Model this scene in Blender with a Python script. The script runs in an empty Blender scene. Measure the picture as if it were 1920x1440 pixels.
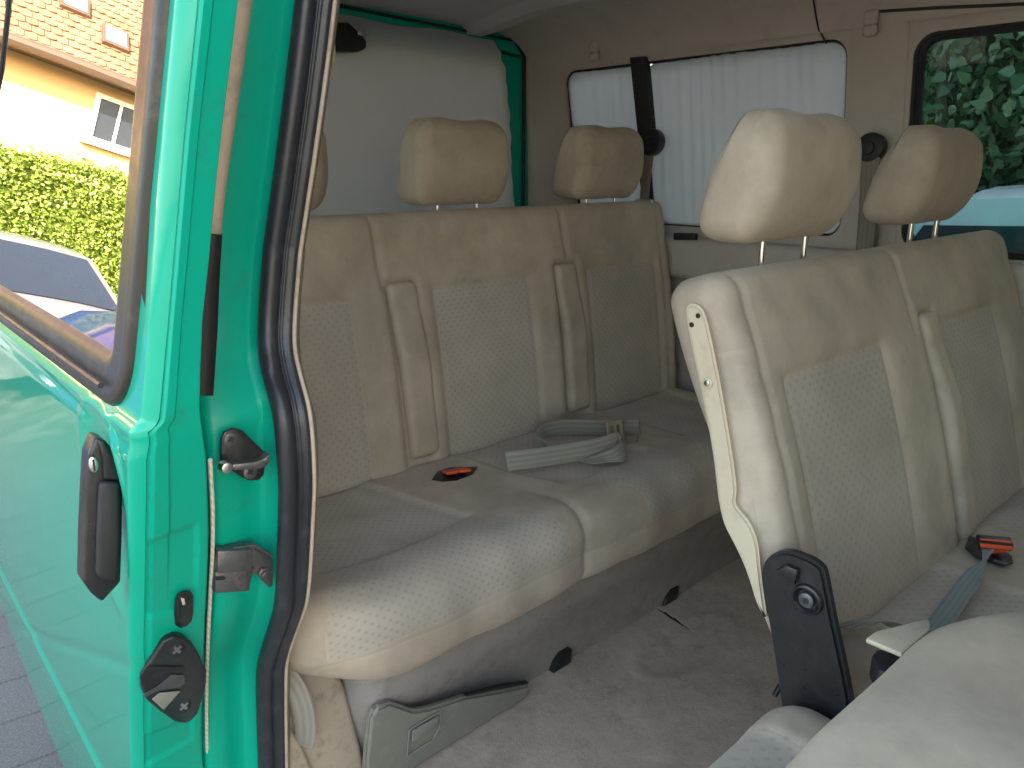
import bpy, bmesh, math, random
import numpy as np
from mathutils import Vector, Matrix
random.seed(7); rng = np.random.default_rng(7)
sc = bpy.context.scene
# ---------------------------------------------------------------- camera
YAW = math.radians(42); TH = math.atan(410/1435); FP = 1435.0; CH = 1.14
fh = np.array([math.sin(YAW), math.cos(YAW), 0]); RT = np.array([math.cos(YAW), -math.sin(YAW), 0]); UPW = np.array([0, 0, 1.])
FW = math.cos(TH)*fh - math.sin(TH)*UPW; UP = math.cos(TH)*UPW + math.sin(TH)*fh
cam = bpy.data.cameras.new('camera'); co = bpy.data.objects.new('camera', cam); sc.collection.objects.link(co)
cam.sensor_width = 36; cam.lens = 36*FP/1920; cam.clip_start = 0.02; cam.clip_end = 400
m = Matrix(((RT[0], UP[0], -FW[0], 0), (RT[1], UP[1], -FW[1], 0), (RT[2], UP[2], -FW[2], CH), (0, 0, 0, 1)))
co.matrix_world = m; sc.camera = co
# ---------------------------------------------------------------- light
SUN_AZ = (0.50, -0.62); SUN_EL = 27
w = bpy.data.worlds.new('World'); sc.world = w; w.use_nodes = True
nt = w.node_tree; bg = nt.nodes['Background']; sky = nt.nodes.new('ShaderNodeTexSky')
sky.sky_type = 'NISHITA'; sky.sun_disc = False; sky.sun_elevation = math.radians(SUN_EL)
sky.sun_rotation = math.atan2(SUN_AZ[0], SUN_AZ[1]); sky.dust_density = 3.0; sky.ozone_density = .5; sky.air_density = 1.0
tint = nt.nodes.new('ShaderNodeMix'); tint.data_type = 'RGBA'; tint.blend_type = 'MULTIPLY'; tint.inputs[0].default_value = 1; tint.inputs[7].default_value = (1.0, .91, .78, 1)
nt.links.new(sky.outputs[0], tint.inputs[6]); nt.links.new(tint.outputs[2], bg.inputs[0]); bg.inputs[1].default_value = 0.15
sl = bpy.data.lights.new('sun', 'SUN'); sl.energy = 3.4; sl.angle = math.radians(0.5); sl.color = (1, .89, .74)
so = bpy.data.objects.new('sun', sl); sc.collection.objects.link(so)
sd = Vector((SUN_AZ[0], SUN_AZ[1], 0)).normalized()*math.cos(math.radians(SUN_EL)); sd.z = math.sin(math.radians(SUN_EL))
so.rotation_euler = sd.to_track_quat('Z', 'Y').to_euler(); so.location = (2, -6, 8)
sc.view_settings.view_transform = 'Standard'; sc.view_settings.look = 'None'; sc.view_settings.gamma = 1
sc.view_settings.exposure = 3.15
sc.render.engine = 'CYCLES'
try:
    sc.cycles.use_denoising = True; sc.cycles.max_bounces = 12; sc.cycles.diffuse_bounces = 6; sc.cycles.transparent_max_bounces = 16
except Exception: pass

# ---------------------------------------------------------------- helpers
def at(u, v, ax, val):
    r = FP*FW + (u-960)*RT - (v-720)*UP
    i = 'xyz'.index(ax); C = (0, 0, CH); t = (val-C[i])/r[i]
    return np.array(C) + t*r
K = .17
def lean(x0, z, k=K): return x0 + k*max(0, z-.85)
def on_side(u, v, x0, k=K):
    x = x0
    for _ in range(50):
        p = at(u, v, 'x', x); x = .5*x + .5*(x0 + k*max(0, p[2]-.85))
    return p
def ss(a, b, x):
    t = np.clip((x-a)/(b-a), 0, 1); return t*t*(3-2*t)
def thing(name, label, cat, loc=(0, 0, 0), group=None, kind=None):
    o = bpy.data.objects.new(name, None); sc.collection.objects.link(o); o.location = loc
    o.empty_display_size = .05
    tag(o, label, cat, group, kind); return o
def tag(o, label=None, cat=None, group=None, kind=None):
    if label: o['label'] = label
    if cat: o['category'] = cat
    if group: o['group'] = group
    if kind: o['kind'] = kind
    return o
def mesh_obj(name, V, Fc, mat, parent=None, smooth=True, loc=None, attrs=None, uv=None, mats=None, fm=None, auto=None):
    V = np.asarray(V, float)
    me = bpy.data.meshes.new(name); me.from_pydata(V.tolist(), [], [list(map(int, f)) for f in Fc]); me.update()
    if attrs:
        for k, a in attrs.items():
            at_ = me.attributes.new(k, 'FLOAT', 'POINT'); at_.data.foreach_set('value', np.asarray(a, np.float32))
    if uv is not None:
        ul = me.uv_layers.new(name='UVMap'); li = np.zeros(len(me.loops), int); me.loops.foreach_get('vertex_index', li)
        ul.data.foreach_set('uv', np.asarray(uv, np.float32)[li].ravel())
    if mats:
        for mm in mats: me.materials.append(mm)
        if fm is not None: me.polygons.foreach_set('material_index', np.asarray(fm, np.int32))
    elif mat: me.materials.append(mat)
    if smooth:
        me.polygons.foreach_set('use_smooth', [True]*len(me.polygons))
        if auto:
            try: me.set_sharp_from_angle(angle=math.radians(auto))
            except Exception: pass
    o = bpy.data.objects.new(name, me); sc.collection.objects.link(o)
    if parent:
        o.parent = parent
        # vertices are given in world space: undo the parents' offset
        off = Vector((0, 0, 0)); p = parent
        while p: off += p.location; p = p.parent
        me.transform(Matrix.Translation(-off))
    elif loc is not None:
        o.location = loc; me.transform(Matrix.Translation(-Vector(loc)))
    return o
class MB:
    """collects primitives into one mesh"""
    def __init__(s): s.V = []; s.F = []; s.n = 0
    def add(s, V, Fc):
        V = np.asarray(V, float); s.V.append(V); s.F += [[i+s.n for i in f] for f in Fc]; s.n += len(V); return s
    def box(s, a, b, bev=0.0, seg=3):
        bm = bmesh.new(); bmesh.ops.create_cube(bm, size=1)
        for v in bm.verts: v.co = Vector([(a[i]+b[i])/2 + v.co[i]*(b[i]-a[i]) for i in range(3)])
        if bev: bmesh.ops.bevel(bm, geom=bm.edges[:]+bm.verts[:], offset=bev, segments=seg, affect='EDGES', profile=.5)
        return s.bm(bm)
    def bm(s, bm):
        bmesh.ops.recalc_face_normals(bm, faces=bm.faces[:])
        bm.verts.index_update()
        s.add([v.co[:] for v in bm.verts], [[v.index for v in f.verts] for f in bm.faces]); bm.free(); return s
    def prism(s, pts, d, bev=0.0, seg=2, inset_top=None):
        """pts: list of 3d points (planar), d: extrusion vector"""
        bm = bmesh.new(); vs = [bm.verts.new(Vector(p)) for p in pts]; f = bm.faces.new(vs)
        r = bmesh.ops.extrude_face_region(bm, geom=[f]); nv = [g for g in r['geom'] if isinstance(g, bmesh.types.BMVert)]
        bmesh.ops.translate(bm, verts=nv, vec=Vector(d))
        if bev: bmesh.ops.bevel(bm, geom=bm.edges[:], offset=bev, segments=seg, affect='EDGES', profile=.5)
        return s.bm(bm)
    def tube(s, pts, r, n=10, cap=True):
        pts = [Vector(p) for p in pts]; rs = r if hasattr(r, '__len__') else [r]*len(pts)
        V = []; Fc = []; prev = None
        for i, p in enumerate(pts):
            t = (pts[min(i+1, len(pts)-1)]-pts[max(i-1, 0)]).normalized()
            a = prev if prev is not None else t.orthogonal().normalized()
            a = (a-t*a.dot(t)).normalized(); b = t.cross(a); prev = a
            for k in range(n):
                an = 2*math.pi*k/n; V.append(p+(a*math.cos(an)+b*math.sin(an))*rs[i])
        for i in range(len(pts)-1):
            for k in range(n): Fc.append([i*n+k, i*n+(k+1) % n, (i+1)*n+(k+1) % n, (i+1)*n+k])
        if cap: Fc += [list(range(n))[::-1], list(range((len(pts)-1)*n, len(pts)*n))]
        return s.add(V, Fc)
    def disc(s, c, nrm, r, h, n=20, bev=0.0):
        c = Vector(c); nrm = Vector(nrm).normalized(); a = nrm.orthogonal().normalized(); b = nrm.cross(a)
        P = [c+(a*math.cos(2*math.pi*k/n)+b*math.sin(2*math.pi*k/n))*r for k in range(n)]
        return s.prism(P, nrm*h, bev)
    def build(s, name, mat, parent=None, smooth=True, auto=35, **k):
        return mesh_obj(name, np.concatenate(s.V), s.F, mat, parent, smooth, auto=auto, **k)
def smooth_closed(P, n=4, it=2):
    P = np.array(P); out = []; m_ = len(P)
    for i in range(m_):
        for t in range(n): out.append(P[i]+(P[(i+1) % m_]-P[i])*t/n)
    out = np.array(out)
    for _ in range(it): out = .5*out+.25*np.roll(out, 1, 0)+.25*np.roll(out, -1, 0)
    return out
def grid_faces(nu, nv, off=0):
    return [[off+i*nv+j, off+(i+1)*nv+j, off+(i+1)*nv+j+1, off+i*nv+j+1] for i in range(nu-1) for j in range(nv-1)]
def rbox(L, r, res):
    """rounded box: verts, normals, faces (centred)"""
    L = np.array(L, float); h = L/2; inner = h-r
    allV = []; F = []; off = 0
    for ax in range(3):
        a, b = [i for i in range(3) if i != ax]
        na = max(2, int(L[a]/res)+1); nb = max(2, int(L[b]/res)+1)
        for sg in (-1, 1):
            A, B = np.meshgrid(np.linspace(-h[a], h[a], na), np.linspace(-h[b], h[b], nb), indexing='ij')
            p = np.zeros((na*nb, 3)); p[:, a] = A.ravel(); p[:, b] = B.ravel(); p[:, ax] = sg*h[ax]
            f = grid_faces(na, nb, off)
            flip = (sg > 0) == (ax == 1)
            if flip: f = [q[::-1] for q in f]
            F += f; allV.append(p); off += na*nb
    p = np.concatenate(allV)
    key = np.round(p/1e-5).astype(np.int64); _, idx, inv = np.unique(key, axis=0, return_index=True, return_inverse=True)
    inv = inv.ravel(); p = p[idx]; F = [[int(inv[i]) for i in f] for f in F]; F = [f for f in F if len(set(f)) == 4]
    q = np.clip(p, -inner, inner); d = p-q; n = d/np.maximum(np.linalg.norm(d, axis=1, keepdims=True), 1e-9)
    return q+n*r, n, F, p
def ribbon(name, pts, wd, width, mat, parent=None, th=.0014, sub=6, **k):
    """webbing strap along pts, wd: width direction per point"""
    P = np.array(pts, float); W = np.array(wd, float)
    if W.ndim == 1: W = np.tile(W, (len(P), 1))
    W /= np.linalg.norm(W, axis=1, keepdims=True)
    def cr(A, n):
        out = []
        for i in range(len(A)-1):
            p0, p1, p2, p3 = A[max(i-1, 0)], A[i], A[i+1], A[min(i+2, len(A)-1)]
            for t in np.linspace(0, 1, n, endpoint=False):
                out.append(.5*((2*p1)+(-p0+p2)*t+(2*p0-5*p1+4*p2-p3)*t*t+(-p0+3*p1-3*p2+p3)*t**3))
        out.append(A[-1]); return np.array(out)
    P = cr(P, sub); W = cr(W, sub); W /= np.linalg.norm(W, axis=1, keepdims=True)
    T = np.gradient(P, axis=0); N = np.cross(T, W); N /= np.linalg.norm(N, axis=1, keepdims=True)
    nw = 9; V = []; uv = []; L = np.concatenate([[0], np.cumsum(np.linalg.norm(np.diff(P, axis=0), axis=1))])
    for sd_ in (1, -1):
        for i in range(len(P)):
            for j in range(nw):
                s = (j/(nw-1)-.5)*width
                V.append(P[i]+W[i]*s+N[i]*sd_*th/2); uv.append((s, L[i]))
    n = len(P); F = grid_faces(n, nw) + [f[::-1] for f in grid_faces(n, nw, n*nw)]
    o2 = n*nw
    for i in range(n-1):
        F.append([i*nw, o2+i*nw, o2+(i+1)*nw, (i+1)*nw]); F.append([i*nw+nw-1, (i+1)*nw+nw-1, o2+(i+1)*nw+nw-1, o2+i*nw+nw-1])
    for j in range(nw-1):
        F.append([j, j+1, o2+j+1, o2+j]); e = (n-1)*nw; F.append([e+j, o2+e+j, o2+e+j+1, e+j+1])
    return mesh_obj(name, V, F, mat, parent, uv=uv, **k)

# ---------------------------------------------------------------- materials
def new_mat(name):
    m = bpy.data.materials.new(name); m.use_nodes = True; return m, m.node_tree, m.node_tree.nodes['Principled BSDF']
def N(nt, typ, **k):
    n = nt.nodes.new(typ)
    for a, b in k.items():
        if a in ('op', 'operation'): n.operation = b
        elif a == 'inp':
            for i, v in b.items(): n.inputs[i].default_value = v
        else: setattr(n, a, b)
    return n
def mix(nt, f, a, b, typ='MIX'):
    n = nt.nodes.new('ShaderNodeMix'); n.data_type = 'RGBA'; n.blend_type = typ
    for i, v in ((0, f), (6, a), (7, b)):
        if hasattr(v, 'is_output') or hasattr(v, 'links'): nt.links.new(v, n.inputs[i])
        else: n.inputs[i].default_value = v if i == 0 or len(v) == 4 else (*v, 1)
    return n.outputs[2]
def noise(nt, scale, detail=4, rough=.6, vec=None, stretch=None):
    t = N(nt, 'ShaderNodeTexCoord'); v = vec or t.outputs['Object']
    if stretch:
        mp = N(nt, 'ShaderNodeMapping'); mp.inputs['Scale'].default_value = stretch; nt.links.new(v, mp.inputs[0]); v = mp.outputs[0]
    n = N(nt, 'ShaderNodeTexNoise'); n.inputs['Scale'].default_value = scale; n.inputs['Detail'].default_value = detail; n.inputs['Roughness'].default_value = rough
    nt.links.new(v, n.inputs['Vector']); return n.outputs[0]
def ramp(nt, s, a, b, ca=(0, 0, 0, 1), cb=(1, 1, 1, 1)):
    r = N(nt, 'ShaderNodeValToRGB'); r.color_ramp.elements[0].position = a; r.color_ramp.elements[1].position = b
    r.color_ramp.elements[0].color = ca; r.color_ramp.elements[1].color = cb; nt.links.new(s, r.inputs[0]); return r.outputs[0]
def math_(nt, op, a, b=None, c=None):
    n = N(nt, 'ShaderNodeMath', op=op)
    for i, v in enumerate((a, b, c)):
        if v is None: continue
        if isinstance(v, (int, float)): n.inputs[i].default_value = v
        else: nt.links.new(v, n.inputs[i])
    return n.outputs[0]
def bump(nt, p, h, strength=.3, dist=.002, chain=None):
    b = N(nt, 'ShaderNodeBump'); b.inputs['Strength'].default_value = strength; b.inputs['Distance'].default_value = dist
    nt.links.new(h, b.inputs['Height'])
    if chain: nt.links.new(chain, b.inputs['Normal'])
    nt.links.new(b.outputs[0], p.inputs['Normal']); return b.outputs[0]
def plain(name, col, rough=.5, metal=0, var=.12, vs=8, bs=0, bscale=300, spec=.5, coat=0, dirt=None):
    m, nt, p = new_mat(name)
    n = noise(nt, vs); c2 = tuple(x*(1-var) for x in col); c1 = tuple(min(1, x*(1+var)) for x in col)
    c = mix(nt, n, c2, c1)
    if dirt:
        d = ramp(nt, noise(nt, dirt[1], 6, .7), .52, .75); c = mix(nt, d, c, dirt[0])
    nt.links.new(c, p.inputs['Base Color'])
    r = noise(nt, vs*4, 5); rr = N(nt, 'ShaderNodeMapRange', inp={1: .3, 2: .7, 3: max(.02, rough*.85), 4: min(1, rough*1.15)}); nt.links.new(r, rr.inputs[0]); nt.links.new(rr.outputs[0], p.inputs['Roughness'])
    p.inputs['Metallic'].default_value = metal; p.inputs['Specular IOR Level'].default_value = spec
    p.inputs['Coat Weight'].default_value = coat; p.inputs['Coat Roughness'].default_value = .04
    if bs: bump(nt, p, noise(nt, bscale, 3), bs, .001)
    return m
def fabric(name, plush, ins, dot, use_attr=True, dirt=.5, pitch=.0165):
    """velour with woven dotted inserts; 'ins' attribute = signed distance to the insert border, 'seam' = distance to seams"""
    m, nt, p = new_mat(name); L = nt.links
    n1 = noise(nt, 5, 5, .65); n2 = noise(nt, 16, 6, .7); nf = noise(nt, 900, 2, .5)
    base = mix(nt, ramp(nt, n1, .35, .7), tuple(x*.80 for x in plush), tuple(min(1, x*1.14) for x in plush))
    grime = math_(nt, 'MAXIMUM', ramp(nt, n2, .5, .72), math_(nt, 'MULTIPLY', ramp(nt, noise(nt, 4.3, 7, .75), .52, .66), .8))
    base = mix(nt, math_(nt, 'MULTIPLY', grime, .75*dirt), base, tuple(x*.62 for x in plush))
    warm = ramp(nt, noise(nt, 3.1, 4), .45, .7)
    base = mix(nt, math_(nt, 'MULTIPLY', warm, .45*dirt), base, (plush[0]*.95, plush[1]*.80, plush[2]*.66))
    nap = noise(nt, 40, 3, .5, stretch=(1, 1, .25))
    hgt = math_(nt, 'MULTIPLY', nf, .4)
    col = base
    if use_attr:
        ia = N(nt, 'ShaderNodeAttribute', attribute_name='ins'); sa = N(nt, 'ShaderNodeAttribute', attribute_name='seam')
        inside = N(nt, 'ShaderNodeMapRange', inp={1: -.0008, 2: .0008, 3: 0, 4: 1}); L.new(ia.outputs['Fac'], inside.inputs[0])
        uvn = N(nt, 'ShaderNodeUVMap', uv_map='UVMap')
        # staggered square dots: two offset lattices
        sep = N(nt, 'ShaderNodeSeparateXYZ'); L.new(uvn.outputs[0], sep.inputs[0])
        def lat(ou, ov):
            a = math_(nt, 'FRACT', math_(nt, 'ADD', math_(nt, 'DIVIDE', sep.outputs[0], pitch*1.25), ou)); a = math_(nt, 'ABSOLUTE', math_(nt, 'SUBTRACT', a, .5))
            b = math_(nt, 'FRACT', math_(nt, 'ADD', math_(nt, 'DIVIDE', sep.outputs[1], pitch*1.25), ov)); b = math_(nt, 'ABSOLUTE', math_(nt, 'SUBTRACT', b, .5))
            return math_(nt, 'ADD', math_(nt, 'MAXIMUM', a, b), math_(nt, 'MULTIPLY', math_(nt, 'MINIMUM', a, b), .45))
        d = math_(nt, 'MINIMUM', lat(0, 0), lat(.5, .5))
        wob = math_(nt, 'MULTIPLY', math_(nt, 'SUBTRACT', noise(nt, 260, 2), .5), .12)
        dm = N(nt, 'ShaderNodeMapRange', inp={1: .19, 2: .12, 3: 0, 4: 1}); L.new(math_(nt, 'ADD', d, wob), dm.inputs[0])
        fade = math_(nt, 'MULTIPLY', dm.outputs[0], ramp(nt, noise(nt, 7, 3), .25, .6, (.35, .35, .35, 1)))
        wv = N(nt, 'ShaderNodeTexWave', wave_type='BANDS', bands_direction='DIAGONAL'); wv.inputs['Scale'].default_value = 160; L.new(uvn.outputs[0], wv.inputs['Vector'])
        ic = mix(nt, ramp(nt, n1, .35, .7), tuple(x*.86 for x in ins), tuple(x*1.08 for x in ins))
        ic = mix(nt, math_(nt, 'MULTIPLY', grime, .22*dirt), ic, tuple(x*.7 for x in ins))
        ic = mix(nt, math_(nt, 'MULTIPLY', wv.outputs['Fac'], .10), ic, tuple(x*.7 for x in ins))
        ic = mix(nt, math_(nt, 'MULTIPLY', fade, .27), ic, dot)
        col = mix(nt, inside.outputs[0], base, ic)
        sm = N(nt, 'ShaderNodeMapRange', inp={1: .0045, 2: .0008, 3: 0, 4: 1}); L.new(sa.outputs['Fac'], sm.inputs[0])
        col = mix(nt, math_(nt, 'MULTIPLY', sm.outputs[0], .16), col, tuple(min(1, x*1.35) for x in plush))
        hgt = math_(nt, 'SUBTRACT', hgt, math_(nt, 'MULTIPLY', sm.outputs[0], 1.2))
        # needle stitches beside the seams
        st = math_(nt, 'FRACT', math_(nt, 'DIVIDE', math_(nt, 'ADD', sep.outputs[0], sep.outputs[1]), .006))
        hgt = math_(nt, 'ADD', hgt, math_(nt, 'MULTIPLY', math_(nt, 'MULTIPLY', st, sm.outputs[0]), .6))
    L.new(col, p.inputs['Base Color']); p.inputs['Roughness'].default_value = .92; p.inputs['Specular IOR Level'].default_value = .15
    p.inputs['Sheen Weight'].default_value = .12; p.inputs['Sheen Roughness'].default_value = .45; p.inputs['Sheen Tint'].default_value = (1, .96, .9, 1)
    b1 = N(nt, 'ShaderNodeBump', inp={'Strength': .35, 'Distance': .0012}); L.new(hgt, b1.inputs['Height'])
    b2 = N(nt, 'ShaderNodeBump', inp={'Strength': .30, 'Distance': .006}); L.new(noise(nt, 11, 4, .55), b2.inputs['Height']); L.new(b1.outputs[0], b2.inputs['Normal'])
    L.new(b2.outputs[0], p.inputs['Normal'])
    return m
PLUSH = (.49, .41, .32); INS = (.485, .42, .345); DOT = (.19, .155, .12)
M = {}
M['fabric'] = fabric('velour', PLUSH, INS, DOT)
M['velour'] = fabric('plain_velour', PLUSH, INS, DOT, use_attr=False)
M['velour_back'] = fabric('seatback_velour', (.50, .41, .305), INS, DOT, use_attr=False, dirt=.5)
M['headliner'] = plain('headliner', (.50, .49, .50), .95, var=.06, vs=5, bs=.25, bscale=500, spec=.1, dirt=((.44, .43, .43), 9))
M['trim'] = plain('beige_trim', (.47, .42, .38), .6, var=.07, vs=4, bs=.12, bscale=700, spec=.3, dirt=((.41, .36, .32), 14))
M['cream'] = plain('cream_plastic', (.60, .51, .375), .42, var=.04, vs=10, dirt=((.50, .42, .30), 30), bs=.06, bscale=200)
M['cream2'] = plain('beige_sill_plastic', (.46, .38, .29), .5, var=.06, vs=8, dirt=((.26, .21, .16), 25))
M['grey_plastic'] = plain('grey_green_plastic', (.24, .235, .20), .45, var=.07, vs=9, bs=.15, bscale=600, dirt=((.30, .29, .26), 45))
M['black'] = plain('black_plastic', (.016, .017, .019), .32, var=.2, vs=20, bs=.08, bscale=400, dirt=((.035, .035, .035), 60))
M['black_matt'] = plain('matt_black', (.014, .015, .017), .55, var=.2, vs=20)
M['rubber'] = plain('seal_rubber', (.024, .026, .033), .38, var=.2, vs=9, bs=.15, bscale=120, dirt=((.055, .058, .066), 26))
M['rubber2'] = plain('window_rubber', (.03, .027, .024), .38, var=.25, vs=12, bs=.1, bscale=150, dirt=((.10, .08, .06), 10))
M['steel'] = plain('dusty_steel', (.15, .15, .155), .42, metal=.75, var=.3, vs=30, bs=.3, bscale=120, dirt=((.28, .26, .23), 50))
M['chrome'] = plain('chrome', (.85, .85, .82), .12, metal=1, var=.05)
M['orange'] = plain('orange_plastic', (.80, .10, .02), .4, var=.06)
M['silver'] = plain('silver_metal', (.6, .6, .6), .3, metal=1)
M['pvc_tan'] = plain('tan_buckle_plastic', (.38, .30, .18), .4)
M['foam'] = None
def paint(name, col, gloss):
    m, nt, p = new_mat(name)
    n = noise(nt, 3, 5); c = mix(nt, n, tuple(x*.93 for x in col), tuple(x*1.06 for x in col))
    if not gloss:
        c = mix(nt, math_(nt, 'MULTIPLY', ramp(nt, noise(nt, 22, 6, .7), .55, .78), .35), c, (.05, .16, .12))
        c = mix(nt, math_(nt, 'MULTIPLY', ramp(nt, noise(nt, 60, 6, .8), .66, .74), .35), c, (.35, .50, .42))
    nt.links.new(c, p.inputs['Base Color']); p.inputs['Roughness'].default_value = .35 if gloss else .48; p.inputs['Specular IOR Level'].default_value = .12 if gloss else .25; p.inputs['Coat IOR'].default_value = 1.5
    p.inputs['Coat Weight'].default_value = .85 if gloss else .2; p.inputs['Coat Roughness'].default_value = .03 if gloss else .25
    b = N(nt, 'ShaderNodeBump', inp={'Strength': .05 if gloss else .06, 'Distance': .002}); nt.links.new(noise(nt, 60 if gloss else 14, 2), b.inputs['Height'])
    nt.links.new(b.outputs[0], p.inputs['Coat Normal' if gloss else 'Normal']); return m
GREEN = (.0, .36, .235)
M['paint'] = paint('green_gloss_paint', GREEN, True)
M['jamb'] = paint('green_jamb_paint', (.0, .37, .25), False)
def glass(name, tint, ior=1.5, k=1.0):
    m = bpy.data.materials.new(name); m.use_nodes = True; nt = m.node_tree; nt.nodes.clear()
    o = N(nt, 'ShaderNodeOutputMaterial'); tr = N(nt, 'ShaderNodeBsdfTransparent'); gl = N(nt, 'ShaderNodeBsdfGlossy')
    tr.inputs[0].default_value = (*tint, 1); gl.inputs['Roughness'].default_value = .004
    f = N(nt, 'ShaderNodeFresnel'); f.inputs['IOR'].default_value = ior
    mx = N(nt, 'ShaderNodeMixShader'); fac = math_(nt, 'MULTIPLY', f.outputs[0], k)
    nt.links.new(fac, mx.inputs[0]); nt.links.new(tr.outputs[0], mx.inputs[1]); nt.links.new(gl.outputs[0], mx.inputs[2]); nt.links.new(mx.outputs[0], o.inputs[0])
    return m
M['glass_door'] = glass('door_glass', (.88, .90, .88), 2.3)
M['glass'] = glass('tinted_glass', (.60, .76, .73), 1.45)
M['glass_clear'] = glass('clear_glass', (.93, .95, .94), 1.45)
M['glass_dark'] = glass('light_cutting_glass', (.14, .16, .15), 1.45)  # for the unseen front panes, darkened to cut light from ahead
def foam():
    m, nt, p = new_mat('white_foam_sheet'); L = nt.links
    tc = N(nt, 'ShaderNodeTexCoord'); sep = N(nt, 'ShaderNodeSeparateXYZ'); L.new(tc.outputs['Object'], sep.inputs[0])
    w = math_(nt, 'ADD', math_(nt, 'MULTIPLY', sep.outputs[1], 165), math_(nt, 'MULTIPLY', noise(nt, 5, 3), 4))
    rib = math_(nt, 'SINE', w); n = noise(nt, 18, 4, stretch=(1, 1, .3))
    col = mix(nt, n, (.76, .78, .80), (.86, .88, .90)); L.new(col, p.inputs['Base Color']); p.inputs['Roughness'].default_value = .75
    bump(nt, p, math_(nt, 'ADD', math_(nt, 'MULTIPLY', rib, .5), n), .45, .006)
    tl = N(nt, 'ShaderNodeBsdfTranslucent'); tl.inputs[0].default_value = (.90, .93, .97, 1)
    mx = N(nt, 'ShaderNodeMixShader'); mx.inputs[0].default_value = .55; o = nt.nodes['Material Output']
    L.new(p.outputs[0], mx.inputs[1]); L.new(tl.outputs[0], mx.inputs[2]); L.new(mx.outputs[0], o.inputs[0]); return m
M['foam'] = foam()
def sheet():
    m, nt, p = new_mat('grey_cloth_sheet'); L = nt.links
    col = mix(nt, noise(nt, 2.5, 4), (.46, .48, .50), (.58, .60, .62)); L.new(col, p.inputs['Base Color']); p.inputs['Roughness'].default_value = .8
    bump(nt, p, noise(nt, 6, 4), .3, .01)
    tl = N(nt, 'ShaderNodeBsdfTranslucent'); tl.inputs[0].default_value = (.66, .68, .71, 1); mx = N(nt, 'ShaderNodeMixShader'); mx.inputs[0].default_value = .48
    L.new(p.outputs[0], mx.inputs[1]); L.new(tl.outputs[0], mx.inputs[2]); L.new(mx.outputs[0], nt.nodes['Material Output'].inputs[0]); return m
M['sheet'] = sheet()
def carpet(name, c1, c2, bs=.8):
    m, nt, p = new_mat(name); L = nt.links
    c = mix(nt, ramp(nt, noise(nt, 6, 7, .65), .36, .66), c1, c2)
    c = mix(nt, math_(nt, 'MULTIPLY', ramp(nt, noise(nt, 11, 8, .75), .50, .68), .6), c, tuple(x*.45 for x in c1))
    c = mix(nt, math_(nt, 'MULTIPLY', ramp(nt, noise(nt, 2.2, 4, .6), .48, .66), .35), c, (.33, .26, .22))
    c = mix(nt, math_(nt, 'MULTIPLY', noise(nt, 700, 2), .35), c, tuple(x*1.5 for x in c2))
    v = N(nt, 'ShaderNodeTexVoronoi'); v.inputs['Scale'].default_value = 26; tc = N(nt, 'ShaderNodeTexCoord'); L.new(tc.outputs['Object'], v.inputs['Vector'])
    sp = N(nt, 'ShaderNodeMapRange', inp={1: .10, 2: .05, 3: 0, 4: 1}); L.new(math_(nt, 'ADD', v.outputs['Distance'], math_(nt, 'MULTIPLY', noise(nt, 9, 3), .16)), sp.inputs[0])
    c = mix(nt, math_(nt, 'MULTIPLY', sp.outputs[0], .8), c, (.012, .011, .012))
    L.new(c, p.inputs['Base Color']); p.inputs['Roughness'].default_value = .95; p.inputs['Specular IOR Level'].default_value = .1
    b1 = N(nt, 'ShaderNodeBump', inp={'Strength': bs, 'Distance': .002}); L.new(noise(nt, 500, 3), b1.inputs['Height'])
    b2 = N(nt, 'ShaderNodeBump', inp={'Strength': .4, 'Distance': .012}); L.new(noise(nt, 9, 5), b2.inputs['Height']); L.new(b1.outputs[0], b2.inputs['Normal']); L.new(b2.outputs[0], p.inputs['Normal'])
    return m
M['carpet'] = carpet('dirty_carpet', (.40, .32, .255), (.58, .475, .385))
M['plinth'] = carpet('plinth_carpet', (.28, .255, .23), (.35, .32, .29))
def webbing(name, col):
    m, nt, p = new_mat(name); L = nt.links; uvn = N(nt, 'ShaderNodeUVMap', uv_map='UVMap'); sep = N(nt, 'ShaderNodeSeparateXYZ'); L.new(uvn.outputs[0], sep.inputs[0])
    s = math_(nt, 'SINE', math_(nt, 'MULTIPLY', sep.outputs[0], 6.283/.0115)); t = math_(nt, 'SINE', math_(nt, 'MULTIPLY', math_(nt, 'ADD', sep.outputs[1], math_(nt, 'MULTIPLY', sep.outputs[0], .5)), 6.283/.0022))
    c = mix(nt, math_(nt, 'MULTIPLY_ADD', s, .5, .5), tuple(x*.86 for x in col), tuple(x*1.08 for x in col)); L.new(c, p.inputs['Base Color'])
    p.inputs['Roughness'].default_value = .42; p.inputs['Sheen Weight'].default_value = .3
    bump(nt, p, math_(nt, 'ADD', s, math_(nt, 'MULTIPLY', t, .35)), .5, .0006); return m
M['web'] = webbing('grey_webbing', (.25, .225, .18)); M['web_green'] = webbing('green_grey_webbing', (.165, .205, .195)); M['web_tan'] = webbing('tan_webbing', (.22, .19, .15))
M['web_light'] = webbing('pale_webbing', (.31, .285, .235))
def rope_mat():
    m, nt, p = new_mat('cream_welt'); L = nt.links
    tc = N(nt, 'ShaderNodeTexCoord'); sep = N(nt, 'ShaderNodeSeparateXYZ'); L.new(tc.outputs['Object'], sep.inputs[0])
    s = math_(nt, 'SINE', math_(nt, 'MULTIPLY', math_(nt, 'ADD', sep.outputs[2], math_(nt, 'MULTIPLY', sep.outputs[0], 1.2)), 6.283/.011))
    c = mix(nt, math_(nt, 'MULTIPLY_ADD', s, .5, .5), (.56, .51, .42), (.66, .61, .52)); L.new(c, p.inputs['Base Color']); p.inputs['Roughness'].default_value = .85
    bump(nt, p, math_(nt, 'ADD', s, noise(nt, 400, 3)), .35, .0008); return m
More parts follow.
